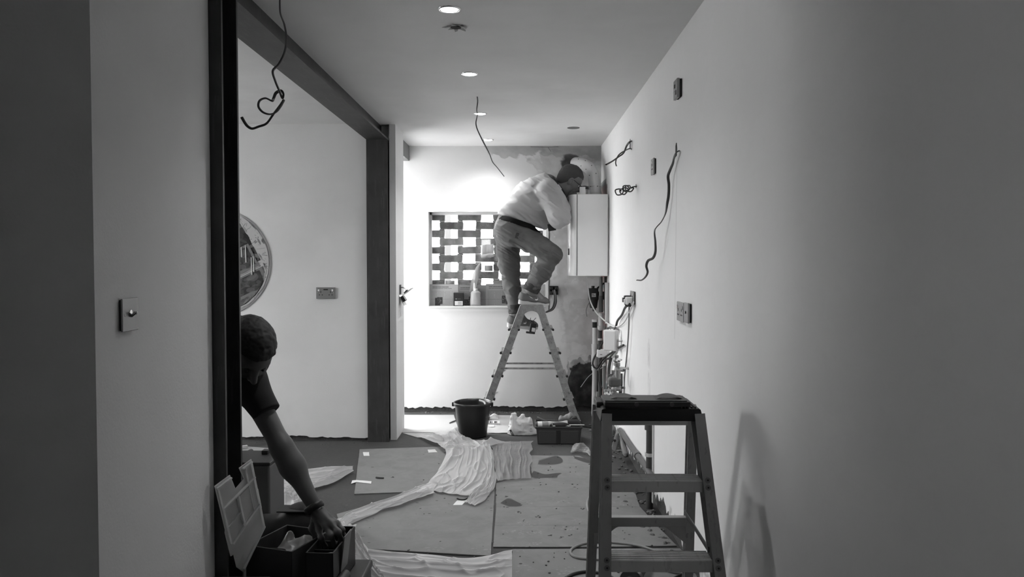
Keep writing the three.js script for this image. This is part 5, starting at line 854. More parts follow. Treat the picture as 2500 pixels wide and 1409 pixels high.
{
  const t = thing('flat_carton', 'flattened pale carton with printed labels between bucket and white bag', 'carton', PF(1215, 1045, 0)); const q = [[1188, 1057], [1241, 1057], [1244, 1026], [1192, 1026]].map(([a, b]) => PF(a, b, 0.012));
  const g = grid(12, 8, (u, v) => q[0].clone().lerp(q[1], u).lerp(q[3].clone().lerp(q[2], u), v).add(V(0, 0.004 * fbm(u * 4, v * 4, 2), 0))); part('carton', g, mat(0.5, 0.8), t);
  const lab = (x0, y0, x1, y1, txt) => { const r = [[x0, y1], [x1, y1], [x1, y0], [x0, y0]].map(([a, b]) => PF(a, b, 0.0165)); part('paper_label', grid(2, 2, (u, v) => r[0].clone().lerp(r[1], u).lerp(r[3].clone().lerp(r[2], u), v)), mat(0.8, 0.7, { map: canvasTex(128, 48, (c) => { c.fillStyle = '#fff'; c.fillRect(0, 0, 128, 48); c.fillStyle = '#333'; if (txt) { c.fillRect(12, 10, 14, 26); c.fillRect(32, 10, 8, 26); c.fillRect(64, 8, 18, 30); c.fillRect(86, 8, 10, 30); } }) }), t); };
  lab(1194, 1027, 1220, 1035, true); lab(1194, 1037, 1206, 1042, false);
  single('paper_scrap', grid(8, 4, (u, v) => PF(1197 + u * 19, 1023 - v * 8, 0.006).add(V(0, 0.02 * Math.sin(u * 3.1) * v, 0))), mat(0.75, 0.8), 'curled white paper scrap behind the flattened carton', 'paper');
  board('pale_sheet', 'pale board under the flattened carton, right of the bucket', [[1190, 1060], [1262, 1060], [1250, 1014], [1196, 1014]], 0.0004, 0.003, mat(0.55, 0.8, { map: mottle }));
}
board('pale_sheet', 'pale board behind the arm of the man in black, beside the tool case', [[640, 1190], [742, 1186], [768, 1271], [640, 1266]], 0.0006, 0.004, mat(0.5, 0.8, { map: mottle }));
board('pale_sheet', 'thin light board on the side room floor behind the leaning plank', [[540, 1098], [604, 1090], [700, 1098], [664, 1142], [610, 1140], [540, 1146]], 0.0006, 0.004, mat(0.36, 0.85, { map: mottle }));
for (const [pts, m, l] of [[[[888, 1113], [902, 1113], [901, 1104], [886, 1104]], 0.8, 'small white paper square on the lone hardboard sheet'], [[[1106, 1233], [1128, 1233], [1139, 1222], [1116, 1222]], 0.8, 'small white card at the edge of the crumpled film'],
  [[[857, 1181], [870, 1177], [906, 1181], [907, 1175], [870, 1172], [860, 1173]], 0.78, 'torn white paper strip across the edge of the lone hardboard sheet'], [[[1046, 1105], [1068, 1104], [1062, 1097], [1044, 1098]], 0.7, 'pale scrap at the back edge of the lone hardboard sheet']]) board('paper_scrap', l, pts, 0.0085, 0.0006, mat(m, 0.8), 'paper');
single('wood_sliver', tube([PF(918, 1166, 0.011), PF(926, 1167, 0.011), PF(937, 1167.5, 0.011)], 0.006, 12, 6), mat(0.05, 0.8), 'dark splinter lying on the lone hardboard sheet', 'splinter');
single('wire_offcut', tube([PF(1116, 1217, 0.012), PF(1124, 1220, 0.014), PF(1133, 1220, 0.014), PF(1141, 1217, 0.012)], 0.004, 16, 6), M.blackMatt, 'curved black wire offcut beside the small white card', 'wire');
single('wire_offcut', tube([PF(1098, 1033, 0.01), PF(1104, 1030, 0.012), PF(1112, 1027, 0.01)], 0.006, 10, 6), mat(0.12, 0.6), 'short dark offcut on the bright board left of the bucket', 'wire');
// crumbs of plaster and brick
{
  const bits = []; seedState = 4242;
  for (let i = 0; i < 520; i++) {
    const zone = rnd(); let p = zone < 0.35 ? V(XR - Math.abs(rnd(0, 1) * rnd(0, 1)) * 0.2, 0, -rnd(3.2, 6.8)) : zone < 0.6 ? V(rnd(-0.9, 0.65), 0, ZB + 0.03 + 0.09 * rnd() * rnd()) : zone < 0.72 ? V(rnd(-2.4, -1.1), 0, ZL + 0.02 + rnd() * rnd() * 0.12) : V(rnd(-0.6, 0.65), 0.006, -rnd(3.5, 6.2));
    const s = rnd(0.003, zone < 0.35 ? 0.015 : zone < 0.6 ? 0.008 : 0.006), g = new THREE.IcosahedronGeometry(s, 0); g.scale(rnd(0.7, 1.4), rnd(0.5, 0.9), rnd(0.7, 1.4)); g.rotateY(rnd(0, 6)); bits.push(shift(g, p.x, p.y + s * 0.45, p.z));
  }
  const o = single('rubble_crumbs', merged(bits), mat(0.13, 0.95), 'crumbs of plaster and brick scattered along the wall feet and boards', 'rubble'); o.userData.kind = 'stuff'; delete o.userData.category;
}
// ---------------------------------------------------------------- polythene film
const filmMat = mat(0.62, 0.40, { transmission: 0.5, thickness: 0, ior: 1.4 });
function film(label, rows, o = {}) {           // rows: [left x, left y, right x, right y, height left, height right] in the photograph
  const L = new THREE.CatmullRomCurve3(rows.map((r) => PF(r[0], r[1], r[4] ?? 0.012))), R = new THREE.CatmullRomCurve3(rows.map((r) => PF(r[2], r[3], r[5] ?? r[4] ?? 0.012)));
  const { amp = 0.02, folds = 9, along = 2, seed = 1, nu = 70, nv = 90, hump = 0 } = o;
  const g = grid(nu, nv, (u, v) => {
    const p = L.getPoint(v).lerp(R.getPoint(v), u), e = Math.min(1, 9 * Math.min(u, 1 - u)), ends = Math.min(1, 9 * Math.min(v, 1 - v));
    const w = u + 0.14 * fbm(v * 2.5, seed, 0, 2), f = 1 - Math.abs(noise3(w * folds * 0.6, v * along, seed)), f2 = 1 - Math.abs(noise3(w * folds * 1.7, v * along * 1.6, seed + 5)), cr = 1 - Math.abs(noise3(u * 3 + v * 5, v * 4 - u * 4, seed + 11)), br = fbm(u * 3, v * 3, seed + 20, 3);
    p.y += (amp * (0.42 * f ** 6 + 0.16 * f2 ** 10 + 0.3 * (o.cross ?? 1) * cr ** 9 + 0.55 * Math.max(0, br + 0.2)) + hump * Math.sin(u * Math.PI)) * (0.25 + 0.75 * e * ends) + 0.006;
    p.x += 0.012 * noise3(u * 6, v * 9, seed + 3) * (1 - e); p.z += 0.012 * noise3(u * 9, v * 6, seed + 7) * (1 - ends); return p;
  });
  return single('plastic_film', g, o.m ?? filmMat, label, 'plastic film');
}
film('broad crumpled film spreading from the bucket over the boards', [[1075, 1088, 1192, 1076, 0.03], [1092, 1110, 1196, 1100, 0.02], [1072, 1150, 1200, 1140], [1048, 1185, 1196, 1178], [1040, 1200, 1150, 1215]], { amp: 0.042, folds: 6, along: 1.8, seed: 3 });
film('film gathered up round the foot of the bucket', [[1020, 1066, 1120, 1046, 0.006, 0.10], [1060, 1082, 1126, 1062, 0.02, 0.06], [1078, 1092, 1150, 1078, 0.03], [1092, 1100, 1196, 1080, 0.03], [1110, 1108, 1240, 1084, 0.02]], { amp: 0.05, folds: 5, along: 3, seed: 9 });
film('twisted tail of film running from the broad film toward the toolbox', [[1050, 1180, 1062, 1208, 0.02], [1012, 1199, 1040, 1214, 0.02], [960, 1220, 986, 1232, 0.02], [900, 1240, 928, 1252, 0.015], [852, 1258, 886, 1270], [824, 1272, 850, 1286]], { amp: 0.026, folds: 4, along: 1.0, seed: 14, nu: 40, nv: 110, hump: 0.012 });
film('film fold hanging to the right of the broad film along the seam', [[1176, 1080, 1198, 1090, 0.03], [1184, 1112, 1206, 1120], [1190, 1150, 1208, 1160], [1170, 1190, 1206, 1200], [1146, 1212, 1190, 1216], [1136, 1230, 1160, 1238]], { amp: 0.05, folds: 4, along: 1.4, seed: 21, nu: 36 });
film('thin film with parallel tight folds over the damp boards right of the bucket', [[1200, 1082, 1300, 1078], [1202, 1108, 1298, 1100], [1208, 1140, 1296, 1130], [1214, 1176, 1297, 1170]], { amp: 0.018, folds: 14, along: 0.7, cross: 0, seed: 30, m: mat(0.6, 0.35, { transmission: 0.85, thickness: 0, ior: 1.4 }) });
film('flat film with a lifted tip beside the forearm of the man in black', [[652, 1206, 656, 1168], [690, 1204, 700, 1156], [750, 1198, 752, 1148, 0.012, 0.03], [800, 1186, 806, 1142, 0.012, 0.05], [862, 1152, 860, 1141, 0.012]], { amp: 0.03, folds: 6, along: 2, seed: 37 });
film('crumpled film behind the forearm, next to the tool cases', [[655, 1262, 770, 1272], [660, 1240, 752, 1244, 0.02], [672, 1216, 738, 1216, 0.05], [690, 1194, 734, 1192, 0.02]], { amp: 0.06, folds: 5, along: 3, seed: 44 });
film('shiny film fold between the reaching hand and the large hardboard sheet', [[834, 1276, 864, 1288], [846, 1306, 874, 1316, 0.03], [868, 1350, 898, 1352], [900, 1398, 926, 1396], [930, 1440, 970, 1436]], { amp: 0.05, folds: 4, along: 1, seed: 51, nu: 36 });
film('wide wrinkled film along the bottom edge under the large hardboard sheet', [[850, 1338, 850, 1430, 0.001], [930, 1348, 920, 1450, 0.001], [1040, 1358, 1060, 1460, 0.001], [1150, 1366, 1180, 1460, 0.001], [1250, 1345, 1250, 1450, 0.001]], { amp: 0.03, folds: 10, along: 1, seed: 58 });
film('small peak of clear film in front of the tool caddy', [[1392, 1108, 1398, 1092], [1412, 1106, 1414, 1086, 0.01, 0.06], [1432, 1108, 1430, 1092, 0.01, 0.04], [1446, 1128, 1448, 1116]], { amp: 0.03, folds: 4, along: 2, seed: 63, nu: 30, nv: 40, m: mat(0.6, 0.3, { transmission: 0.7, thickness: 0, ior: 1.4 }) });
// cables on the floor
const fcable = (label, pts, r, m, y = 0.012) => single('floor_cable', tube(pts.map(([a, b, h]) => PF(a, b, h ?? y)), r, pts.length * 10, 8), m, label, 'cable');
fcable('grey cable bending out from behind the left legs of the big ladder', [[1475, 1192], [1448, 1203], [1437, 1216], [1433, 1235], [1441, 1254], [1462, 1275], [1480, 1290]], 0.006, mat(0.3, 0.5));
fcable('grey cable loop lying in front of the broken board edge', [[1605, 1347, 0.014], [1570, 1335, 0.014], [1530, 1328], [1470, 1324], [1425, 1328], [1398, 1339], [1393, 1350], [1405, 1360], [1440, 1365], [1500, 1366]], 0.006, mat(0.22, 0.5));
fcable('black cable at the bottom edge beside the left foot of the big ladder', [[1380, 1412], [1402, 1401], [1430, 1396], [1462, 1399], [1490, 1408], [1510, 1425]], 0.007, mat(0.015, 0.5));
fcable('black cable at the bottom edge by the right wall', [[1640, 1415], [1672, 1400], [1690, 1394], [1706, 1398], [1722, 1414]], 0.007, mat(0.015, 0.5));
fcable('grey flex trailing behind the grinder', [[1568, 1380], [1600, 1384], [1640, 1396], [1680, 1404], [1710, 1420]], 0.006, mat(0.2, 0.5));
{
  const c = PF(1543, 1412, 0.047), t = thing('grinder', 'small dark power grinder with a round disc under the big ladder', 'power tool', V(c.x, 0, c.z), undefined, -0.35);
  mesh('disc', shift(new THREE.CylinderGeometry(0.044, 0.044, 0.006, 36).rotateX(Math.PI / 2), 0, 0.05, 0.034), mat(0.05, 0.5), t);
  mesh('guard', shift(new THREE.CylinderGeometry(0.049, 0.049, 0.03, 30, 1, true, 0.4, 3.4).rotateX(Math.PI / 2), 0, 0.05, 0.022), mat(0.2, 0.35, { metalness: 0.6 }), t);
  mesh('flange', shift(new THREE.CylinderGeometry(0.016, 0.02, 0.008, 24).rotateX(Math.PI / 2), 0, 0.05, 0.04), M.black, t); mesh('spindle', shift(new THREE.SphereGeometry(0.007, 12, 10), 0, 0.05, 0.046), M.chrome, t);
  mesh('gear_head', shift(rbox(0.05, 0.06, 0.06, 0.014, 3), 0.006, 0.05, -0.012), mat(0.03, 0.5), t); mesh('motor_body', shift(new THREE.CylinderGeometry(0.03, 0.026, 0.2, 20).rotateX(Math.PI / 2), 0.008, 0.045, -0.13), mat(0.04, 0.55), t);
}
// ---------------------------------------------------------------- bucket, bag, tool caddy at the back
{
  const c = V(P(1154, 1068, 6.35).x, 0, -6.35), t = thing('bucket', 'black builder\'s bucket standing on crumpled film', 'bucket', c), bm = mat(0.011, 0.4), pr = (q) => new THREE.LatheGeometry(q.map((a) => new THREE.Vector2(...a)), 56);
  mesh('bucket_body', pr([[0, 0.012], [0.10, 0.012], [0.106, 0.018], [0.134, 0.25], [0.137, 0.268], [0.147, 0.27], [0.15, 0.262], [0.149, 0.248], [0.146, 0.248], [0.1455, 0.258], [0.1395, 0.256], [0.109, 0.01], [0.105, 0.004], [0, 0.004]]), bm, t);
  mesh('bail_handle', tube([...Array(17)].map((_, i) => { const a = i / 16 * Math.PI; return V(0.15 * Math.cos(a), 0.262 + 0.012 * Math.sin(a), -0.149 * Math.sin(a)); }), 0.0032, 60, 8), M.metal, t);
  for (const s of [-1, 1]) mesh('handle_lug', shift(rbox(0.02, 0.03, 0.03, 0.004), s * 0.151, 0.252, 0), bm, t);
  mesh('contents', (() => { const g = grid(24, 24, (u, v) => { const r = v * 0.128, a = u * 2 * Math.PI; return V(r * Math.cos(a), 0.215 + 0.02 * fbm(r * 20 * Math.cos(a), r * 20 * Math.sin(a), 3, 3), r * Math.sin(a)); }); return g; })(), mat(0.03, 0.3), t);
  mesh('rag', tube([V(0.05, 0.27, -0.07), V(0.09, 0.262, -0.03), V(0.1, 0.24, 0.02), V(0.09, 0.228, 0.05)], 0.008, 24, 8), mat(0.35, 0.6), t);
}
{
  const p = PF(1276, 1074, 0), q = (x, y, d = 6.42) => P(x, y, d), t = thing('plastic_bag', 'white crumpled carrier bag with black print standing beside the tool caddy', 'bag', V(p.x, 0, -6.42));
  const caps = [C(q(1258, 1060), q(1290, 1062), 0.055, 0.05), C(q(1254, 1050), q(1258, 1012), 0.036, 0.012), C(q(1262, 1045), q(1276, 1016), 0.05, 0.02), C(q(1276, 1040), q(1290, 1030), 0.05, 0.036), C(q(1290, 1046), q(1302, 1054), 0.045, 0.03), C(q(1252, 1040), q(1250, 1012), 0.02, 0.008)];
  const g = meshOf(caps, 0.03, 0.0045, (d, x, y, z) => { d += 0.012 * (Math.abs(noise3(x * 17, y * 15, z * 17)) - 0.3) + 0.005 * (Math.abs(noise3(x * 45, y * 40, z * 45)) - 0.3); return Math.max(d, 0.003 - y); });
  const pos = g.attributes.position, uv = g.attributes.uv; for (let i = 0; i < pos.count; i++) uv.setXY(i, (pos.getX(i) - q(1235, 0).x) / 0.3, pos.getY(i) / 0.3);
  part('bag', g, mat(0.72, 0.5, { transmission: 0.2, map: canvasTex(512, 512, (c) => { c.fillStyle = '#fff'; c.fillRect(0, 0, 512, 512); c.save(); c.translate(46, 395); c.rotate(1.05); c.fillStyle = '#101010'; c.fillRect(40, -4, 150, 30); c.font = 'bold 26px sans-serif'; c.fillText('I A', -22, 22); c.fillStyle = '#e8e8e8'; c.fillText('(803)', 62, 20); c.restore(); c.fillStyle = '#101010'; c.save(); c.translate(140, 500); c.rotate(0.3); c.fillRect(0, 0, 60, 14); c.restore(); }) }), t);
}
{
  const x0 = P(1309, 1088, 6.06).x, x1 = P(1420, 1088, 6.06).x, w = x1 - x0, t = thing('tool_caddy', 'dark open tool caddy with a central groove full of tools on the floor', 'tool caddy', V((x0 + x1) / 2, 0.004, -6.2)), cm = mat(0.04, 0.45);
  const hw = w / 2, hd = 0.14, hh = 0.125, tap = 0.93, th = 0.005;
  const wall = (a, b) => { const g = grid(1, 1, () => V()); return g; };
  const P8 = (s, y) => [V(-hw * s, y, hd * s), V(hw * s, y, hd * s), V(hw * s, y, -hd * s), V(-hw * s, y, -hd * s)], lo = P8(tap, 0), hi = P8(1, hh), li = P8(tap - 0.03, 0.006), hin = P8(1 - 0.03, hh);
  const quads = []; const quadG = (a, b, c, d) => quads.push(grid(1, 1, (u, v) => a.clone().lerp(b, u).lerp(d.clone().lerp(c, u), v)));
  for (let i = 0; i < 4; i++) { const j = (i + 1) % 4; quadG(lo[i], lo[j], hi[j], hi[i]); quadG(li[j], li[i], hin[i], hin[j]); quadG(hi[i], hi[j], hin[j], hin[i]); } quadG(...li); quadG(lo[3], lo[2], lo[1], lo[0]);
  mesh('tray', merged(quads), cm, t);
  mesh('rim', merged([shift(rbox(w + 0.016, 0.014, 0.012, 0.004), 0, hh, hd), shift(rbox(w + 0.016, 0.014, 0.012, 0.004), 0, hh, -hd), shift(rbox(0.012, 0.014, hd * 2, 0.004), hw, hh, 0), shift(rbox(0.012, 0.014, hd * 2, 0.004), -hw, hh, 0)]), cm, t);
  mesh('groove', (() => { const g = rbox(0.034, hh * 0.82, 0.008, 0.002); g.rotateX(0.07); return shift(g, -0.004, hh * 0.42, hd * 0.965); })(), mat(0.012, 0.6), t);
  for (const s of [-1, 1]) mesh('side_pocket', (() => { const g = rbox(w * 0.40, hh * 0.78, 0.006, 0.004); g.rotateX(0.07); return shift(g, s * w * 0.235, hh * 0.42, hd * 0.968); })(), mat(0.05, 0.45), t);
  const base = t.position.y + hh;
  const tubeThing = (name, label, cat, a, b, r) => { const o = thing(name, label, cat, a.clone().add(b).multiplyScalar(0.5)); return [o, a, b, r]; };
  { const a = V(x0 + 0.01, base + 0.012, -6.10), b = V(x0 + 0.235, base + 0.016, -6.12), o = thing('sealant_cartridge', 'pale sealant cartridge with grey bands and a black cap lying on the tool caddy', 'cartridge', a); const L = (u) => a.clone().lerp(b, u);
    part('cartridge', rod(L(0), L(0.15), 0.026, 24), mat(0.65, 0.35), o); part('band', rod(L(0.15), L(0.36), 0.0262, 24), mat(0.22, 0.4), o); part('printed_sleeve', rod(L(0.36), L(1), 0.0258, 24), mat(0.62, 0.4, { map: canvasTex(128, 128, (c) => { c.fillStyle = '#ddd'; c.fillRect(0, 0, 128, 128); c.fillStyle = '#222'; for (const x of [20, 84]) { c.beginPath(); c.ellipse(x, 66, 26, 60, 0, 0, 7); c.fill(); } }) }), o); part('end_cap', (() => { const g = new THREE.SphereGeometry(0.026, 20, 14); g.scale(0.55, 1, 1); return shift(g, a.x - 0.002, a.y, a.z); })(), M.black, o); }
  { const a = V(x0 + 0.10, base + 0.02, -6.075), o = thing('rubber_grip_tool', 'black rubber-gripped tool lying across the front of the tool caddy', 'tool', a); const g = new THREE.SphereGeometry(0.03, 24, 16); g.scale(2.5, 0.72, 0.7); mesh('grip', shift(g, 0.075, -0.004, 0), mat(0.013, 0.6), o); mesh('shaft', new THREE.CylinderGeometry(0.006, 0.006, 0.12, 10).rotateZ(Math.PI / 2).translate(0.2, -0.004, 0), M.metal, o); mesh('ring', new THREE.TorusGeometry(0.02, 0.003, 6, 20).rotateY(Math.PI / 2).translate(0.02, -0.004, 0), mat(0.2, 0.4), o); }
  { const o = thing('power_drill', 'black power tool with its lead at the right end of the tool caddy', 'power tool', V(x1 - 0.075, base + 0.012, -6.16)); mesh('body', new THREE.CapsuleGeometry(0.03, 0.09, 8, 18).rotateZ(Math.PI / 2), M.blackMatt, o); mesh('handle', shift((() => { const g = rbox(0.05, 0.07, 0.04, 0.012, 3); g.rotateZ(0.4); return g; })(), 0.035, 0.012, -0.03), M.blackMatt, o); mesh('nose', new THREE.CylinderGeometry(0.02, 0.026, 0.05, 18).rotateZ(Math.PI / 2).translate(-0.09, 0, 0), mat(0.05, 0.4), o); part('lead', tube([V(x1 - 0.03, base + 0.012, -6.16), ...path([[1425, 1041, 6.2], [1440, 1043, 6.2], [1455, 1050, 6.15], [1468, 1062, 6.1]], 6.2)], 0.007, 30, 8), M.blackMatt, o); }
  { const o = thing('pry_bar', 'pair of long dark rods sticking up to the left behind the cartridge', 'bar', P(1312, 1019, 6.22)); part('rod', tube(path([[1312, 1019, 6.22], [1322, 1024, 6.2], [1345, 1034, 6.18], [1372, 1044, 6.16]], 6.2), 0.008, 24, 10), mat(0.07, 0.5), o); part('rod', tube(path([[1330, 1026, 6.25], [1355, 1028, 6.24], [1385, 1032, 6.22], [1400, 1036, 6.2]], 6.2), 0.007, 24, 10), mat(0.05, 0.5), o); }
  { const o = thing('rag_scrap', 'crumpled grey rag behind the tools of the caddy', 'rag', V(x1 - 0.10, base + 0.005, -6.25)); mesh('rag', meshOf([C(V(-0.03, 0.02, 0), V(0.03, 0.045, 0), 0.03, 0.022)], 0.02, 0.006, (d, x, y, z) => d + 0.012 * noise3(x * 40, y * 40, z * 40)), mat(0.2, 0.9), o); }
  { const o = thing('spanner', 'bright small spanner along the front rim of the tool caddy', 'spanner', V(x0 + 0.19, base + 0.012, -6.065)); mesh('shaft', rbox(0.10, 0.006, 0.012, 0.002), M.metal, o); for (const s of [-1, 1]) mesh('jaw', shift(new THREE.TorusGeometry(0.009, 0.004, 8, 18, 5).rotateX(Math.PI / 2), s * 0.055, 0, 0), M.metal, o); }
}
// ---------------------------------------------------------------- round window, side room
{
  const c = P(531.5, 641, 6.178), r = 0.392, t = struct('window_3', shift(new THREE.TorusGeometry(r + 0.004, 0.012, 10, 80).scale(1, 1, 0.7), c.x, c.y, c.z), mat(0.45, 0.7));
  // masking and newspapers over the glass: a collage of overlapping sheets
  const inDisc = (pts) => pts.map(([a, b]) => { const l = Math.hypot(a, b); return l > 0.985 ? [a / l * 0.985, b / l * 0.985] : [a, b]; });
  const ring = grid(96, 4, (u, v) => { const a = u * 2 * Math.PI, off = Math.atan2(Math.sin(a - 0.5), Math.cos(a - 0.5)), inn = 0.965 - 0.2 * Math.exp(-off * off * 3) + 0.05 * fbm(Math.cos(a) * 5, Math.sin(a) * 5, 2, 3), q = r * lerp(inn, 1, v); return V(c.x + q * Math.cos(a), c.y + q * Math.sin(a), c.z + 0.0125 + 0.003 * noise3(Math.cos(a) * 14, v * 3, Math.sin(a) * 14)); });
  mesh('masking_ring', ring, mat(0.55, 0.75, { map: canvasTex(1024, 64, (g, w, h) => { seedState = 5; g.fillStyle = '#eee'; g.fillRect(0, 0, w, h); for (let i = 0; i < 120; i++) { g.strokeStyle = `rgba(60,60,60,${rnd(0.2, 0.7)})`; g.lineWidth = rnd(0.5, 2.5); const x = rnd(0, w); g.beginPath(); g.moveTo(x, rnd(0, h)); g.lineTo(x + rnd(-6, 6), rnd(0, h)); g.stroke(); } for (let i = 0; i < 70; i++) { g.fillStyle = `rgba(70,70,70,${rnd(0.2, 0.6)})`; g.beginPath(); g.ellipse(rnd(0, w), rnd(0, h), rnd(2, 14), rnd(1, 8), 0, 0, 7); g.fill(); } }) }), t);
  mesh('pane', shift(new THREE.CircleGeometry(r * 0.99, 64), c.x, c.y, c.z + 0.002), mat(0.03, 0.1), t);
  const photo = (seed, base) => canvasTex(160, 128, (g, w, h) => { seedState = seed; g.fillStyle = `rgb(${base + 60},${base + 60},${base + 60})`; g.fillRect(0, 0, w, h); g.fillStyle = `rgb(${base - 30},${base - 30},${base - 30})`; g.fillRect(w * 0.07, h * 0.1, w * 0.86, h * 0.78); for (let i = 0; i < 60; i++) { const v = base + rnd(-50, 60) | 0; g.fillStyle = `rgba(${v},${v},${v},0.5)`; g.beginPath(); g.ellipse(rnd(0.1, 0.9) * w, rnd(0.15, 0.85) * h, rnd(3, 26), rnd(2, 18), rnd(0, 3), 0, 7); g.fill(); } });
  const pm = [photo(61, 95), photo(62, 145), photo(63, 70), photo(64, 180)].map((map) => mat(0.55, 0.8, { map }));
  // each sheet: centre and half sizes in units of the radius, turned about 27 degrees
  [[-0.45, 0.1, 0.5, 0.6, 0.46, 1], [-0.2, -0.6, 0.6, 0.3, 0.44, 3], [-0.1, 0.7, 0.5, 0.24, 0.3, 1], [0.72, 0.18, 0.24, 0.42, 0.2, 2], [0.74, -0.18, 0.22, 0.34, -0.2, 0], [0.36, -0.74, 0.5, 0.22, 0.44, 1], [0.52, -0.46, 0.46, 0.2, 0.44, 0], [0.34, 0.74, 0.3, 0.22, 0.3, 0], [0.40, -0.24, 0.55, 0.06, 0.46, 3], [0.40, 0.42, 0.36, 0.24, 0.46, 2], [0.38, 0.0, 0.36, 0.23, 0.46, 0]].forEach(([x, y, a, b, rot, m], i) => {
    const cs = Math.cos(rot), sn = Math.sin(rot);
    mesh('newspaper', grid(10, 10, (u, v) => { let px = x + ((u - 0.5) * 2 * a) * cs - ((v - 0.5) * 2 * b) * sn, py = y + ((u - 0.5) * 2 * a) * sn + ((v - 0.5) * 2 * b) * cs; const l = Math.hypot(px, py); if (l > 0.95) { px *= 0.95 / l; py *= 0.95 / l; } return V(c.x + px * r, c.y + py * r, c.z + 0.004 + i * 0.0007 + 0.002 * fbm(u * 3, v * 3, i)); }), pm[m], t);
  });
  const drips = []; for (const [x, y, l] of [[0.42, 0.36, 0.42], [0.47, 0.3, 0.2], [0.55, 0.34, 0.34], [0.66, 0.1, 0.34], [0.70, 0.12, 0.3], [0.02, 0.5, 0.14], [0.3, -0.24, 0.16], [0.14, -0.4, 0.2], [0.02, 0.7, 0.2]]) drips.push(rod(V(c.x + x * r, c.y + y * r, c.z + 0.013), V(c.x + (x + 0.01) * r, c.y + (y - l) * r, c.z + 0.013), 0.003, 6, 0.0045));
  mesh('paint_drips', merged(drips), mat(0.72, 0.5), t);
}
{
  // leaning plank and offcuts at the back of the side room
  const a = P(578, 1104, 5.9), b = P(552, 930, 6.12); a.y = 0.012;
  const t = thing('plank', 'narrow grey plank leaning on the side room wall beside the steel post', 'plank', a); part('plank', bar(a.clone().add(V(0, 0.01, 0)), b, 0.05, 0.022, V(0, 0, 1)), mat(0.2, 0.7, { map: mottle }), t);
  const l = thing('offcut', 'white painted timber strip on the floor at the foot of the leaning plank', 'timber', PF(575, 1094, 0)); part('strip', bar(PF(540, 1099, 0.02), PF(604, 1090, 0.02), 0.02, 0.02), mat(0.5, 0.6), l);
  const k = thing('offcut', 'second thin strip on the floor behind the white painted one', 'timber', PF(575, 1086, 0)); part('strip', bar(PF(540, 1088, 0.02), PF(590, 1084, 0.02), 0.03, 0.02), mat(0.3, 0.6), k);
  const w = thing('offcut', 'thin pale strip lying on the light board near the grey tool case', 'timber', PF(630, 1126, 0)); part('strip', bar(PF(612, 1128, 0.012), PF(646, 1122, 0.012), 0.015, 0.01), mat(0.4, 0.6), w);
}
{
  // rounded two-tone pendant beyond the steel post
  const p = P(504, 372, 4.3), t = thing('pendant_shade', 'rounded grey and black shape peeking past the upper steel post', 'lamp shade', p), r = 54 * 4.3 / 2000;
  const arc = (a, b, n = 16) => [...Array(n + 1)].map((_, i) => { const q = a + (b - a) * i / n; return new THREE.Vector2(Math.max(0.0001, r * Math.sin(q)), r * Math.cos(q)); });
  mesh('upper_shell', new THREE.LatheGeometry(arc(0, 1.75), 40), mat(0.10, 0.5), t); mesh('lower_shell', new THREE.LatheGeometry(arc(1.72, 2.9), 40).scale(1.004, 1.004, 1.004), M.black, t); mesh('cord', shift(new THREE.CylinderGeometry(0.003, 0.003, CEIL - p.y - r, 8), 0, (CEIL - p.y + r) / 2, 0), M.black, t);
}
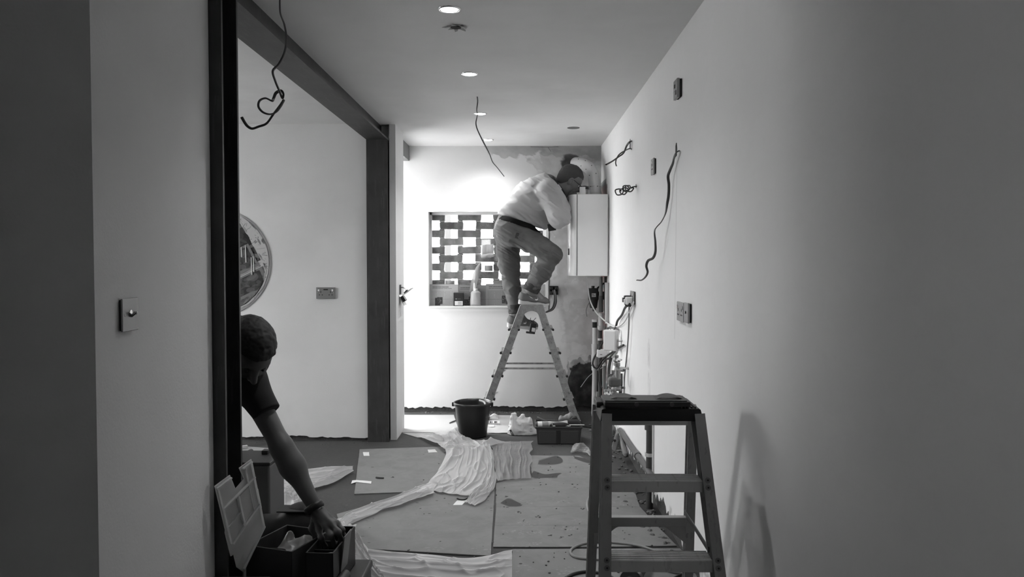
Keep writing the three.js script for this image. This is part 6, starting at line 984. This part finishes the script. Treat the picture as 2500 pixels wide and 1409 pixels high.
// ---------------------------------------------------------------- open tool cases by the steel post
{
  const open = (name, label, cat, x0, x1, y0, y1, z0, z1, turn, m, th = 0.006) => {       // open-topped box: base and four walls
    const t = thing(name, label, cat, V((x0 + x1) / 2, y0, (z0 + z1) / 2), undefined, turn), w = x1 - x0, d = z1 - z0, h = y1 - y0;
    mesh('base', shift(rbox(w, th, d, 0.002), 0, th / 2, 0), m, t);
    for (const s of [-1, 1]) { mesh('side_wall', shift(rbox(th, h, d, 0.002), s * (w - th) / 2, h / 2, 0), m, t); mesh('end_wall', shift(rbox(w, h, th, 0.002), 0, h / 2, s * (d - th) / 2), m, t); }
    return t;
  };
  const dark = mat(0.032, 0.55), blk = mat(0.011, 0.5);
  // lower chest that everything stands on
  const ch = thing('tool_chest', 'low black tool chest under the open tool trays', 'tool chest', V(-0.80, 0, -2.93)); mesh('body', shift(rbox(0.46, 0.19, 0.36, 0.012, 3), 0, 0.0952, 0), blk, ch); mesh('lid', shift(rbox(0.47, 0.03, 0.37, 0.01, 3), 0, 0.205, 0), blk, ch); mesh('latch', shift(rbox(0.06, 0.05, 0.012, 0.004), 0, 0.18, 0.187), mat(0.1, 0.5), ch);
  const b = open('tool_tray', 'deep dark grey tray holding a clear crumpled bag', 'tray', -0.925, -0.735, 0.2215, 0.372, -3.03, -2.79, -0.34, dark);
  const bag = thing('plastic_bag', 'clear crumpled bag of fixings inside the deep grey tray', 'bag', V(-0.83, 0.285, -2.91)); mesh('bag', meshOf([C(V(-0.05, 0.0, 0.03), V(0.05, 0.03, -0.02), 0.045, 0.04), C(V(0.03, 0.03, -0.03), V(0.06, 0.07, -0.04), 0.03, 0.016), C(V(-0.02, 0.03, -0.03), V(-0.01, 0.085, -0.045), 0.025, 0.012)], 0.03, 0.005, (d, x, y, z) => d + 0.012 * (Math.abs(noise3(x * 32, y * 32, z * 32)) - 0.3)), mat(0.55, 0.3, { transmission: 0.2 }), bag);
  mesh('ring', shift(new THREE.TorusGeometry(0.03, 0.0025, 6, 30).rotateX(1.1), -0.035, 0.055, 0.035), M.black, bag);
  // black compartment tray under the hand
  const r = open('tool_tray', 'black compartment tray under the reaching hand', 'tray', -0.728, -0.63, 0.2215, 0.366, -3.06, -2.77, -0.06, blk);
  for (const z of [-0.03, 0.06]) mesh('divider', shift(rbox(0.086, 0.12, 0.004, 0.001), 0, 0.066, z), mat(0.03, 0.5), r);
  mesh('handle_plate', (() => { const g = rbox(0.004, 0.13, 0.09, 0.002); g.rotateZ(-0.12); return shift(g, 0.058, 0.11, 0.02); })(), mat(0.16, 0.4), r); mesh('handle_plate', (() => { const g = rbox(0.05, 0.10, 0.004, 0.002); g.rotateY(0.5); return shift(g, 0.02, 0.08, 0.10); })(), mat(0.3, 0.35), r);
  mesh('grip', shift(new THREE.CapsuleGeometry(0.02, 0.09, 6, 14).rotateX(Math.PI / 2), 0.062, 0.03, 0.09), blk, r);
  const pouch = thing('tool_pouch', 'soft black pouch lying behind the deep grey tray', 'pouch', V(-0.90, 0.2215, -3.22)); mesh('pouch', meshOf([C(V(-0.09, 0.07, 0), V(0.03, 0.1, 0), 0.07, 0.075), C(V(0.03, 0.1, 0), V(0.15, 0.075, 0.02), 0.075, 0.05)], 0.04, 0.008, (d, x, y, z) => Math.max(d + 0.012 * noise3(x * 14, y * 14, z * 14), 0.002 - y)), blk, pouch); mesh('flap', shift(rbox(0.14, 0.006, 0.09, 0.003), 0.02, 0.166, 0.02), blk, pouch); mesh('stand', shift(rbox(0.26, 0.2, 0.12, 0.01), 0.02, -0.12, 0), blk, pouch);
  // grey case standing behind, with a black lid and a flat black case leaning behind it
  const gc = thing('tool_case', 'tall grey tool case standing behind the translucent lid', 'tool case', V(-1.23, 0, -3.56)); mesh('body', shift(rbox(0.33, 0.495, 0.22, 0.012, 3), 0, 0.2485, 0), mat(0.075, 0.6), gc); mesh('lid_edge', shift(rbox(0.335, 0.014, 0.226, 0.004), 0, 0.503, 0), blk, gc); mesh('clip', shift(rbox(0.028, 0.018, 0.04, 0.003), 0.10, 0.519, -0.05), blk, gc);
  const fc = thing('tool_case', 'flat black case leaning up behind the tall grey one', 'tool case', V(-1.6, 0, -3.86)); part('body', bar(V(-1.86, 0.085, -3.86), V(-1.285, 0.425, -3.86), 0.2, 0.075, V(0, 1, 0), 0.012), blk, fc); part('handle', bar(V(-1.5, 0.36, -3.86), V(-1.42, 0.407, -3.86), 0.05, 0.02, V(0, 1, 0), 0.008), blk, fc);
  // translucent organiser lid: a notched panel with moulded ribs
  const A = P(523, 1187, 2.66), B = P(612, 1121, 2.80), Cc = P(645, 1288, 2.84), D = P(580, 1425, 2.76), nrm = B.clone().sub(A).cross(D.clone().sub(A)).normalize(); if (nrm.z < 0) nrm.negate();
  const map = (g) => { const p = g.attributes.position; for (let i = 0; i < p.count; i++) { const u = p.getX(i), v = p.getY(i), q = A.clone().lerp(B, u).lerp(D.clone().lerp(Cc, u), v).addScaledVector(nrm, p.getZ(i)); p.setXYZ(i, q.x, q.y, q.z); } const o = g.index ? g.toNonIndexed() : g; o.computeVertexNormals(); return o; };
  const lt = thing('organiser_case', 'open organiser case with a translucent ribbed lid before the steel post', 'organiser case', V(-0.93, 0, -2.66)), lm = mat(0.85, 0.95, { transmission: 0.7 }), lm2 = mat(0.85, 0.95, { transmission: 0.6 });
  part('lid', map(extrude([[0, 0], [0.4, 0], [0.46, 0.18], [0.72, 0.16], [0.66, 0], [1, 0], [1, 0.42], [1.02, 0.44], [1.02, 0.72], [0.97, 0.74], [1, 1], [0.5, 1], [0.2, 1], [0.06, 0.86], [0.06, 0.72], [-0.02, 0.7], [-0.02, 0.46], [0, 0.44]], 0.004)), lm, lt);
  const lid = lt.children[0], rb = (u0, u1, v0, v1, h = 0.012) => sub('rib', map(shift(new THREE.BoxGeometry(u1 - u0, v1 - v0, h), (u0 + u1) / 2, (v0 + v1) / 2, h / 2)), lm2, lid);
  rb(0.05, 0.98, 0.24, 0.255); rb(0.1, 0.98, 0.62, 0.635); rb(0.46, 0.48, 0.26, 0.62); rb(0.02, 0.4, 0.02, 0.035); rb(0.72, 0.98, 0.02, 0.035); rb(0.78, 0.80, 0.05, 0.6, 0.009); rb(0.2, 0.98, 0.955, 0.97); rb(0.04, 0.055, 0.04, 0.6); rb(0.955, 0.97, 0.04, 0.95); rb(0.06, 0.46, 0.44, 0.452, 0.008);
  sub('label_sheet', map(shift(new THREE.BoxGeometry(0.40, 0.30, 0.002), 0.62, 0.43, 0.006)), mat(0.5, 0.6), lid);
  mesh('base', shift(rbox(0.2, 0.31, 0.10, 0.01), 0.0, 0.1555, 0), blk, lt); mesh('hinge', new THREE.CylinderGeometry(0.006, 0.006, 0.16, 10).rotateZ(Math.PI / 2).translate(0, 0.314, 0.03), blk, lt);
}
// ---------------------------------------------------------------- shadows on, draw
scene.traverse((o) => { delete o.userData.kids; if (o.isMesh) { o.castShadow = true; o.receiveShadow = true; } if (o.isLight && o.shadow) { o.castShadow = true; } });
renderer.render(scene, camera);
